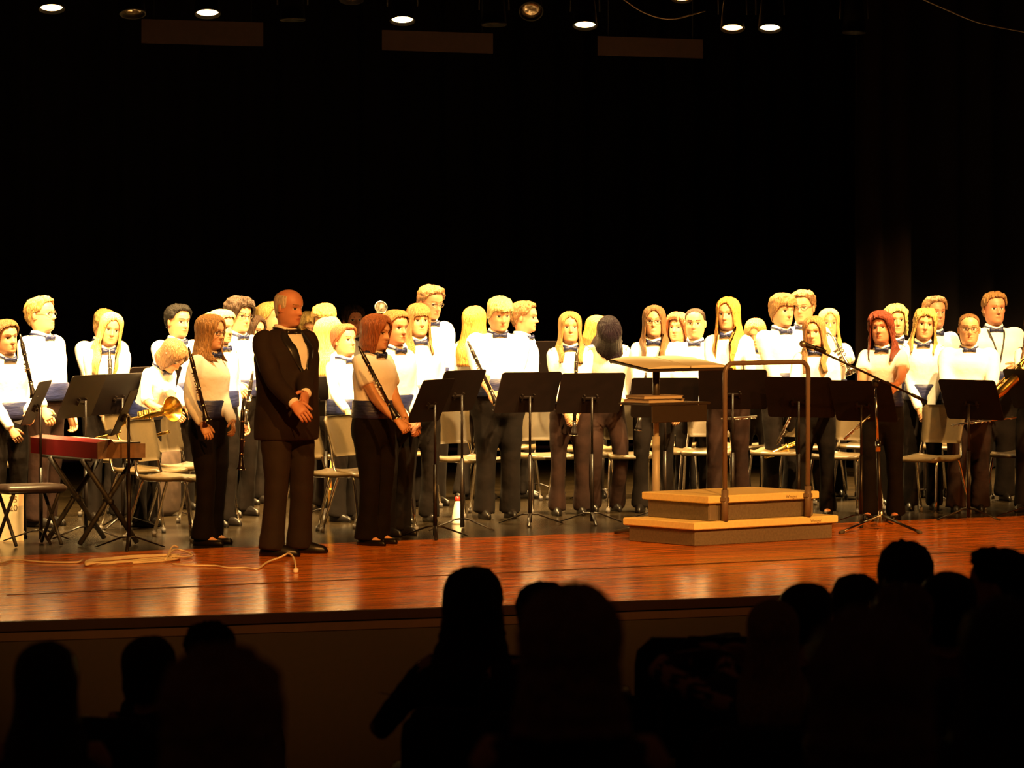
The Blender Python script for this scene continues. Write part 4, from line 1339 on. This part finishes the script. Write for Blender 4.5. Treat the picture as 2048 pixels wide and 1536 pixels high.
def sax(px, py, s, label, tilt=35, k=1.0, yaw=0):
    A = pix(px, py, s); root = empty('saxophone', A, camang(A, yaw)); tag(root, label, 'saxophone', 'saxophones in the band')
    root.rotation_euler = (0, R(tilt), camang(A, yaw))
    q = MB()
    q.tube(catmull([(0, 0, .30 * k), (0, 0, .05 * k), (0, 0, -.26 * k), (0, .04 * k, -.33 * k), (0, .09 * k, -.29 * k), (0, .11 * k, -.16 * k), (0, .13 * k, -.03 * k)], 5),
           np.interp(np.linspace(0, 1, 31), [0, .5, .7, .85, .95, 1], [.013, .028, .036, .042, .054, .070]) * k, 14, caps=True); q.build('body_tube', 'brass', root)
    q = MB(); q.tube(catmull([(0, 0, .29 * k), (0, -.005, .35 * k), (0, -.07 * k, .39 * k), (0, -.15 * k, .37 * k)], 4), [.012 * k] * 13, 8); q.build('neck', 'brass', root)
    q = MB(); q.tube([(0, -.14 * k, .373 * k), (0, -.21 * k, .355 * k)], [.014 * k, .008 * k], 8); q.build('mouthpiece', 'ebony', root)
    for i in range(10):
        q = MB(); q.lathe([(.017 * k, 0), (.018 * k, .006), (.004, .01)], 10, frame=Matrix.Translation((0, .026 * k, (.22 - .05 * i) * k)) @ Matrix.Rotation(R(-90), 4, 'X')); q.build('key', 'brass', root)
    q = MB(); q.tube([(.03 * k, .02, .25 * k), (.035 * k, .02, -.25 * k)], .003, 5); q.build('key_rod', 'brass', root)


sax(2036, 735, 262, 'gold saxophone held by the big boy at the right edge', -48, 1.0, 30)
sax(1578, 893, 253, 'brass saxophone lying on the chair inside the podium rail', -68, .62, 10)

# ------------------------------------------------------------------ keyboard, bench and small things at left
kp = gnd(196, 294)
kz = CH - (918 - HOR) / 294
keyb = empty('stage_keyboard', kp + Vector((0, 0, kz)), 0)
tag(keyb, 'red electric stage keyboard standing at the left front of the stage', 'keyboard')
k_a, k_b = gnd(193, 296), gnd(86, 289)
dirk = (k_b - k_a).normalized()
keyb.rotation_euler = (0, 0, math.atan2(dirk.y, dirk.x))
L_k = 1.05
# local x: along the red back, local y: towards the key side (away from / right of the red face)
sgn = 1 if (Matrix.Rotation(keyb.rotation_euler[2], 3, 'Z') @ Vector((0, 1, 0))).dot(RT) > 0 else -1
D_k = .36
ring0 = [(0, 0), (0, .11), (.10 * sgn, .128), (.12 * sgn, .10), (D_k * sgn, .095), (D_k * sgn, 0)]
q = MB(); q.loft([[(x, y, z) for y, z in ring0] for x in (.012, L_k - .012)]); body = q.build('case', 'red', keyb, smooth=False)
for x0, x1 in ((0, .012), (L_k - .012, L_k)):
    q = MB(); q.loft([[(x, y * 1.01, z * 1.03) for y, z in ring0] for x in (x0, x1)]); q.build('end_cheek', 'panel', keyb, smooth=False)
nk = 44
for i in range(nk):
    q = MB(); w_ = (L_k - .05) / nk
    q.box((.025 + w_ * (i + .5), sgn * .25, .102), (w_ * .92, .18, .014)); q.build('key', 'ivory' if i % 3 else 'black', keyb, smooth=False)
kst = empty('keyboard_stand', kp, keyb.rotation_euler[2])
tag(kst, 'black folding cross legged stand under the red keyboard', 'stand')
for x in (.22, .72):
    for sd in (1, -1):
        q = MB(); y0, y1 = (sgn * -.02, sgn * .40) if sd > 0 else (sgn * .40, sgn * -.02)
        q.tube([(x + .02 * sd, y0, .015), (x + .02 * sd, y1, kz - .012)], .019, 8); q.build('leg', 'black', kst)
    q = MB(); q.tube([(x - .05, sgn * .19, kz / 2), (x + .05, sgn * .19, kz / 2)], .02, 8); q.build('pivot', 'black', kst)
for y in (0, .38):
    q = MB(); q.tube([(.1, sgn * y, kz - .012), (.85, sgn * y, kz - .012)], .011, 8); q.build('crossbar', 'black', kst)
bp = gnd(58, 291)
bench = empty('keyboard_bench', bp, camang(bp, 25)); tag(bench, 'low black padded keyboard bench at the left border', 'bench')
bz = CH - (968 - HOR) / 291
q = MB(); q.box((0, 0, bz - .03), (.46, .30, .06), bevel=.02); q.build('cushion', 'vinyl', bench)
for sx in (-1, 1):
    for sd in (1, -1):
        q = MB(); q.tube([(sx * .17, sd * .16, .012), (sx * .17, -sd * .12, bz - .06)], .013, 8); q.build('leg', 'black', bench)
cb = gpy(2, 1080)
bx = empty('cardboard_box', cb, camang(cb, 10)); tag(bx, 'tall open pale cardboard box with brown numbers at the left border', 'box')
bh = .36
for nm, c, sz in (('panel', (0, .10, bh / 2), (.28, .006, bh)), ('panel', (0, -.10, bh / 2), (.28, .006, bh)), ('panel', (.14, 0, bh / 2), (.006, .2, bh)), ('panel', (-.14, 0, bh / 2), (.006, .2, bh)), ('bottom', (0, 0, .004), (.28, .2, .006))):
    q = MB(); q.box(c, sz); pn = q.build(nm, 'card', bx, smooth=False)
cu = bpy.data.curves.new('t', 'FONT'); cu.body = '25\n20'; cu.size = .06; cu.extrude = .0005; cu.align_x = 'CENTER'
to = bpy.data.objects.new('tmp_text', cu); COL.objects.link(to)
bpy.context.view_layer.update()
me = bpy.data.meshes.new_from_object(to.evaluated_get(bpy.context.evaluated_depsgraph_get())); bpy.data.objects.remove(to)
lo = bpy.data.objects.new('printed_numbers', me); COL.objects.link(lo); lo.parent = bx
me.materials.clear(); me.materials.append(MAT['ink']); lo.rotation_euler = (R(90), 0, R(180)); lo.location = (-.07, .1035, .27)

# cream extension cord with a tied bundle and a plug end
def cord_pts(lst):
    return catmull([tuple(gpy(x, y) + Vector((0, 0, z))) for x, y, z in lst], 6)


cord = empty('extension_cord', gpy(200, 1125)); tag(cord, 'cream extension cord lying in a tied bundle on the apron', 'cord')
base = Vector(cord.location)
for nm, lst in (('lead', [(-30, 1132, .008), (0, 1129, .008), (30, 1122, .008), (80, 1126, .008), (150, 1127, .008), (165, 1124, .012)]),
                ('tail', [(345, 1131, .01), (380, 1133, .008), (430, 1134, .008), (455, 1138, .008), (490, 1138, .008), (515, 1140, .008), (535, 1128, .012), (560, 1124, .03), (578, 1124, .055), (588, 1130, .04), (592, 1140, .01)])):
    q = MB(); q.tube([tuple(Vector(p) - base) for p in cord_pts(lst)], .0065, 6); q.build(nm, 'cord', cord)
q = MB(); pts = []
for i in range(60):
    t = i / 59 * 5 * 2 * math.pi
    cx = 265 + 100 * math.sin(t) + 6 * math.sin(3 * t); cy = 1124 - 3.0 * math.sin(t) + 5.5 * math.cos(t * 1.04) - (cx - 265) * .012
    pts.append(tuple(gpy(cx, cy) + Vector((0, 0, .012 + .012 * (i % 7) / 7)) - base))
q.tube(catmull(pts, 2), .0065, 6); q.build('coil', 'cord', cord)
q = MB(); pts = [tuple(gpy(x, y) + Vector((0, 0, z)) - base) for x, y, z in ((330, 1126, .02), (345, 1116, .05), (362, 1112, .04), (385, 1116, .02), (370, 1120, .02), (350, 1122, .03), (335, 1120, .02), (345, 1111, .06), (356, 1109, .05))]
q.tube(catmull(pts, 4), .006, 6); q.build('tied_end', 'cord', cord)
pl = gpy(592, 1146) - base
q = MB(); q.box((pl.x, pl.y, pl.z + .016), (.03, .06, .03), rot=Matrix.Rotation(math.atan2(FH.y, FH.x) - math.pi / 2, 3, 'Z'), bevel=.006); q.build('plug', 'white_plastic', cord, smooth=False)

# pine stool, bottles
sp = gnd(706, 262); stool = empty('wooden_stool', sp, camang(sp, 20)); tag(stool, 'yellow pine stool behind the empty chairs right of the conductor', 'stool')
q = MB(); q.lathe([(.15, .57), (.165, .58), (.165, .60), (.155, .61)], 20); q.build('seat', 'pine', stool)
lp = []
for sx in (-1, 1):
    for sy in (-1, 1):
        q = MB(); q.tube([(sx * .10, sy * .10, .575), (sx * .165, sy * .165, 0)], .019, 8); q.build('leg', 'pine', stool)
for z, r_ in ((.20, .142), (.38, .122)):
    for a_, b_ in (((-1, -1), (1, -1)), ((1, -1), (1, 1)), ((1, 1), (-1, 1)), ((-1, 1), (-1, -1))):
        q = MB(); q.tube([(a_[0] * r_, a_[1] * r_, z), (b_[0] * r_, b_[1] * r_, z)], .011, 6); q.build('rung', 'pine', stool)
for px, py, s, lab, k in ((727, 1042, 266, 'white bottle with a red cap by the pine stool', 1.0), (915, 1048, 0, 'white cone shaped bottle with a red tip left of the blond boy\'s legs', 1.15)):
    p = gpy(px, py if px > 900 else 500 + CH * s)
    b = empty('plastic_bottle', p); tag(b, lab, 'bottle')
    cone = px > 900
    pr_ = [(.036, .0), (.038, .01), (.036, .05), (.018, .14), (.012, .15)] if cone else [(.03, 0), (.033, .01), (.033, .12), (.015, .16), (.014, .17)]
    q = MB(); q.lathe([(r_ * k, z * k) for r_, z in pr_], 14); q.build('bottle_body', 'white_plastic', b)
    z0 = pr_[-1][1] * k
    q = MB(); q.lathe([(.016 * k, z0), (.017 * k, z0 + .005), (.016 * k, z0 + .028), (.008 * k, z0 + .032)], 12); q.build('cap', 'red_plastic', b)
cp = gnd(318, 262); cs = empty('instrument_case', cp + Vector((0, 0, 0)), camang(cp, 40)); tag(cs, 'dark instrument case standing behind the keyboard chairs', 'case')
q = MB(); q.box((0, 0, .36), (.34, .22, .72), bevel=.05); q.build('shell', 'leather_case', cs)
q = MB(); q.tube(catmull([(-.06, .0, .72), (-.05, 0, .755), (.05, 0, .755), (.06, 0, .72)], 4), .010, 6); q.build('handle', 'black', cs)

# ------------------------------------------------------------------ stage lamps
yb = pix(805, 38, 255)
dn_b = (yb - mat_a).dot(sn)
pipe_z = 4.25


def on_batten(px, py, dd=0.0):
    r_ = ray(px, py)
    t = (mat_a - CAMP).dot(sn) + dn_b + dd
    return CAMP + r_ * (t / r_.dot(sn))


def stage_light(px, py, label, lit='lens', dd=0.0, tilt=20, energy=None, k=1.0, roll=0, aim=None):
    p = on_batten(px, py, dd)
    root = empty('stage_light', p)
    tag(root, label, 'stage light', 'lamps on the pipe above the stage')
    view = (Vector((-p.x, -p.y, 0))).normalized()
    d = (view * math.sin(R(tilt)) + Vector((0, 0, -math.cos(R(tilt))))) if aim is None else Vector(aim).normalized()
    fr = d.to_track_quat('Z', 'Y').to_matrix().to_4x4()
    r_ = .092 * k
    q = MB(); q.lathe([(r_ * .6, -.30 * k), (r_ * .75, -.28 * k), (r_ * .98, -.10 * k), (r_ * 1.06, .0), (r_ * 1.10, .0), (r_ * 1.10, .018 * k), (r_ * .98, .018 * k), (r_ * .97, -.02 * k)], 20, frame=fr, cap=True); q.build('housing', 'can', root)
    q = MB(); q.lathe([(.002, .006 * k), (r_ * .5, .003 * k), (r_ * .94, -.006 * k), (r_ * .94, -.012 * k)], 20, frame=fr); q.build('lens', lit, root)
    q = MB(); up = pipe_z - p.z
    q.tube([(RT.x * .115 * k, RT.y * .115 * k, .10), (RT.x * .115 * k, RT.y * .115 * k, up * .75), (0, 0, up * .8), (-RT.x * .115 * k, -RT.y * .115 * k, up * .75), (-RT.x * .115 * k, -RT.y * .115 * k, .10)], .010, 6); q.build('yoke', 'can', root)
    q = MB(); q.tube([(0, 0, up * .8), (0, 0, up)], .02, 8); q.build('clamp', 'can', root)
    if energy:
        spot('down_spot', p + d * .03, p + Vector((sn.x * .25, sn.y * .25, -3)), energy, 92, 1.0, .085)
    return root


stage_light(103, 14, 'first glowing lamp from the left above the stage', energy=E_STAGE)
stage_light(415, 24, 'second glowing lamp from the left above the stage', energy=E_STAGE)
stage_light(805, 38, 'third glowing lamp from the left above the stage', energy=E_STAGE)
stage_light(1170, 48, 'fourth glowing lamp from the left above the stage', energy=E_STAGE)
stage_light(1465, 54, 'left one of the close pair of glowing lamps', 'lens_amber', energy=E_STAGE * .8)
stage_light(1540, 54, 'right one of the close pair of glowing lamps', energy=E_STAGE)
stage_light(1364, -6, 'amber lamp cut by the upper border left of the close pair', 'lens_amber', dd=1.2)
stage_light(703, -4, 'yellowish lamp tip cut by the upper border', 'lens_off', dd=.8)
stage_light(265, 24, 'unlit lamp between the first and second glowing lamps', 'lens_off')
stage_light(585, 36, 'unlit lamp between the second and third glowing lamps', 'lens_off', tilt=4)
stage_light(988, 46, 'unlit lamp between the third and fourth glowing lamps', 'lens_off', tilt=6)
stage_light(1062, 20, 'unlit tilted lamp left of the fourth glowing lamp', 'lens_off', tilt=50, dd=.4)
stage_light(1708, 62, 'unlit lamp right of the close pair of glowing lamps', 'lens_off', tilt=4)
c0, c1 = on_batten(-700, 0), on_batten(2700, 60)
q = MB(); a_ = Vector((c0.x, c0.y, pipe_z)); b_ = Vector((c1.x, c1.y, pipe_z))
q.tube([a_, b_], .025, 10); tag(q.build('lighting_pipe', 'can'), 'black pipe carrying the stage lamps', 'pipe')
# added spots without fixtures, to brighten the right side of the band
for px in (2130, 2480):
    p = on_batten(px, 66)
    spot('down_spot', p, p + Vector((sn.x * .25, sn.y * .25, -3)), E_STAGE, 92, 1.0, .085)
p = on_batten(1900, 62)
spot('down_spot', p, p + Vector((0, 0, -3)), E_STAGE, 80, 1.0, .085)  # added spot, no lamp hangs here
for px, dd, en in ((-150, -3.3, 3), (60, -3.3, 3), (330, -3.5, 3), (640, -3.4, 3), (1010, -5.2, 3.2), (1330, -5.2, 3.2), (1660, -5.2, 3.2), (1980, -5.2, 4), (2300, -5.2, 4)):  # added unseen spots overhead, aimed upstage to brighten faces and shirts
    p = on_batten(px, -60, dd); p.z = 5.4
    tgt = along(p, 0, 2.8 if dd > -4 else 3.7); tgt.z = 1.25
    spot('added_spot', p, tgt, E_ADDED * en, 62 if dd > -4 else 44, .7, .09)
for i, (pts, lab) in enumerate((([(1240, -6), (1290, 26), (1345, 38), (1410, 22)], 'thin cable sagging between the lamps above the podium'), ([(1840, -4), (1890, 18), (1960, 46), (2060, 66)], 'thin cable sagging at the upper right'))):
    q = MB(); P_ = [on_batten(x, y, .3) for x, y in pts]; b0_ = P_[0]
    q.tube([tuple(v) for v in catmull([tuple(p) for p in P_], 6)], .006, 6); tag(q.build('lamp_cable', 'rail'), lab, 'cable')
for x0, x1, y0, y1, lab in ((283, 526, 38, 86, 'brown acoustic board hanging behind the second glowing lamp'), (764, 986, 60, 100, 'brown acoustic board hanging behind the third glowing lamp'), (1195, 1406, 72, 110, 'faint brown acoustic board hanging right of the fourth glowing lamp')):
    s_ = 222
    a_, b_, c_ = pix(x0, y0, s_), pix(x1, y0 + 7, s_ - 2), pix(x0, y1, s_)
    q = MB(); th = Vector((FH.x, FH.y, 0)) * .04
    dwn = c_ - a_
    vs = [a_, b_, b_ + dwn, a_ + dwn]; vs = vs + [v + th for v in vs]
    q.add(vs, [(0, 1, 2, 3), (7, 6, 5, 4), (0, 4, 5, 1), (1, 5, 6, 2), (2, 6, 7, 3), (3, 7, 4, 0)]); ab = tag(q.build('acoustic_board', 'cloud', smooth=False), lab, 'acoustic board', 'boards hanging above the stage')
    for e in (a_ * .9 + b_ * .1, a_ * .1 + b_ * .9):
        q = MB(); q.tube([e + th * .5, Vector((e.x + th.x * .5, e.y + th.y * .5, 7.9))], .006, 6); q.build('hanging_wire', 'can', ab)


# ------------------------------------------------------------------ audience
def hall_floor(d):
    return fz(d)


def make_seat(p, ang, label):
    root = empty('theatre_seat', p, ang); tag(root, label, 'theatre seat', 'dark theatre seats in the hall')
    q = MB(); rr = []
    for i in range(9):
        v = i / 8; z = .40 + .46 * v; hw = .235 * (1 if v < .8 else math.sqrt(1 - ((v - .8) / .2) ** 2 * .5))
        rr.append([(x * hw, -.24 - .09 * v + .02 * (x * x), z) for x in np.linspace(-1, 1, 9)] + [(x * hw, -.30 - .09 * v + .02 * x * x, z) for x in np.linspace(1, -1, 9)])
    q.loft(rr); q.build('backrest', 'seat_cloth', root)
    q = MB(); q.box((0, -.02, .40), (.46, .44, .10), bevel=.03); q.build('cushion', 'seat_cloth', root)
    for sx in (-1, 1):
        q = MB(); q.box((sx * .27, -.06, .60), (.055, .36, .03), bevel=.01); q.build('armrest', 'black', root)
        q = MB(); q.box((sx * .27, -.10, .295), (.04, .22, .59), bevel=.005); q.build('side_panel', 'black', root)
    return root


def A(px, ytop, s, label, hair, a=180, sex='f', seat=True, build=1.0, head=(0, 0, 0), wide=1.0, tone='fair', arms=('lap', 'lap'), seed=None, top='seat_cloth'):
    d = FPX / s; p = gnd(px, s, 0)
    zf = fz(d)
    p = pix(px, 1200, s); p.z = zf
    ztop = CH - (ytop - HOR) / s
    Hs = (ztop - zf) / (1.725 - .43) * 1.725 * .99
    Hs = max(1.35, min(1.95, Hs))
    p.z = ztop - Hs * (1.725 - .43) / 1.725 - .012
    o = person(px, s, a, Hs, sex, hair, label, 'person', head=head, outfit='dark', legs='sit', base=p, voxel=.03, trousers='seat_cloth', build=build, arms=arms, tone=tone, group='people sitting in the audience', headscale=wide, seed=seed, top_mat=top)
    if seat:
        make_seat(Vector((p.x, p.y, p.z)), camang(p, a), 'theatre seat under the ' + label.split(' in ')[0].split(' silh')[0].split(' against')[0].split(' between')[0].split(' clapping')[0])
    return o


MAT['aud_dark'] = M('dark_knit', (0.035, 0.022, 0.02), 0.9, noise_amt=.2)
MAT['aud_red'] = M('dark_red_knit', (0.14, 0.02, 0.02), 0.9, noise_amt=.2)
A(945, 1138, 545, 'woman with long wavy dark hair silhouetted against the stage at centre', ('curly', 'dark', -.95, .045), 176, build=1.1, arms=(('px', 880, 1420, 536), ('px', 822, 1396, 533)))
A(1140, 1168, 960, 'large fuzzy rounded head in the centre foreground', ('curly', 'lbrown', -.25, .036), 180, wide=1.0, build=1.05)
A(1085, 1160, 560, 'dark head half hidden left of the large fuzzy head', ('short', 'dark', 0, .02), 178, 'm')
A(443, 1304, 1120, 'very large rounded head in the left foreground', ('curly', 'lbrown', -.1, .045), 180, wide=1.0)
A(420, 1243, 560, 'head showing just above the large left foreground head', ('short', 'black', 0, .022), 185, 'm')
A(297, 1269, 575, 'head with smooth dark hair left of the large foreground head', ('bob', 'dark', .0, .022), 150)
A(92, 1278, 730, 'tall dark head near the left border of the audience', ('long', 'dark', -.6, .022), 178)
A(1811, 1081, 505, 'person with dark curly hair high in front of the stage at right', ('curly', 'dark', -.1, .035), 180)
A(2003, 1087, 560, 'boy with short black hair in profile looking left at the right border', ('short', 'black', 0, .02), 258, 'm', head=(0, 4, 0))
A(1611, 1159, 570, 'dark haired person with a clip between the boy and the grey haired woman', ('back', 'dark', 0, .02), 170)
A(1713, 1142, 545, 'man with a thinning crown sitting left of the curly head', ('short', 'dark', 0, .015), 175, 'm')
A(1545, 1190, 610, 'woman with long pale hair clapping in the right part of the audience', ('long', 'dirty', -.8, .015), 176, arms=(('px', 1452, 1310, 597), ('px', 1434, 1306, 596)), top='aud_dark')
A(1806, 1160, 640, 'dim head in front of the dark curly head', ('short', 'brown', 0, .018), 180, 'm')
A(1896, 1137, 575, 'rounded dark head between the curly head and the boy in profile', ('bob', 'black', .0, .025), 184, top='aud_red')
A(1742, 1226, 1120, 'huge dark head with fuzzy outline in the right foreground', ('curly', 'brown', -.1, .045), 180, wide=1.0)
A(2015, 1190, 960, 'large shadowed figure filling the lower right corner', ('long', 'dark', -.5, .03), 180, build=1.2, wide=1.0)
for px, py, s, lab in ((1290, 1262, 470, 'single empty seat top silhouetted right of the large fuzzy head'), (1378, 1260, 480, 'left one of two adjoining empty seats before the stage front'), (1452, 1258, 484, 'right one of two adjoining empty seats before the stage front'), (200, 1358, 520, 'low empty seat top between the left audience heads')):
    p = pix(px, py, s); p.z -= .86
    make_seat(p, math.atan2(FH.y, FH.x) - math.pi / 2 + (R(55) if px < 1320 else 0), lab)
q = MB(); pp = pix(788, 1391, 532)
q.box((0, 0, 0), (.10, .14, .003), rot=Matrix.Rotation(R(14), 3, 'Y') @ Matrix.Rotation(R(-20), 3, 'Z')); o = q.build('paper_programme', 'paper', smooth=False); o.location = pp
tag(o, 'small white paper programme held by the woman with wavy hair', 'programme')
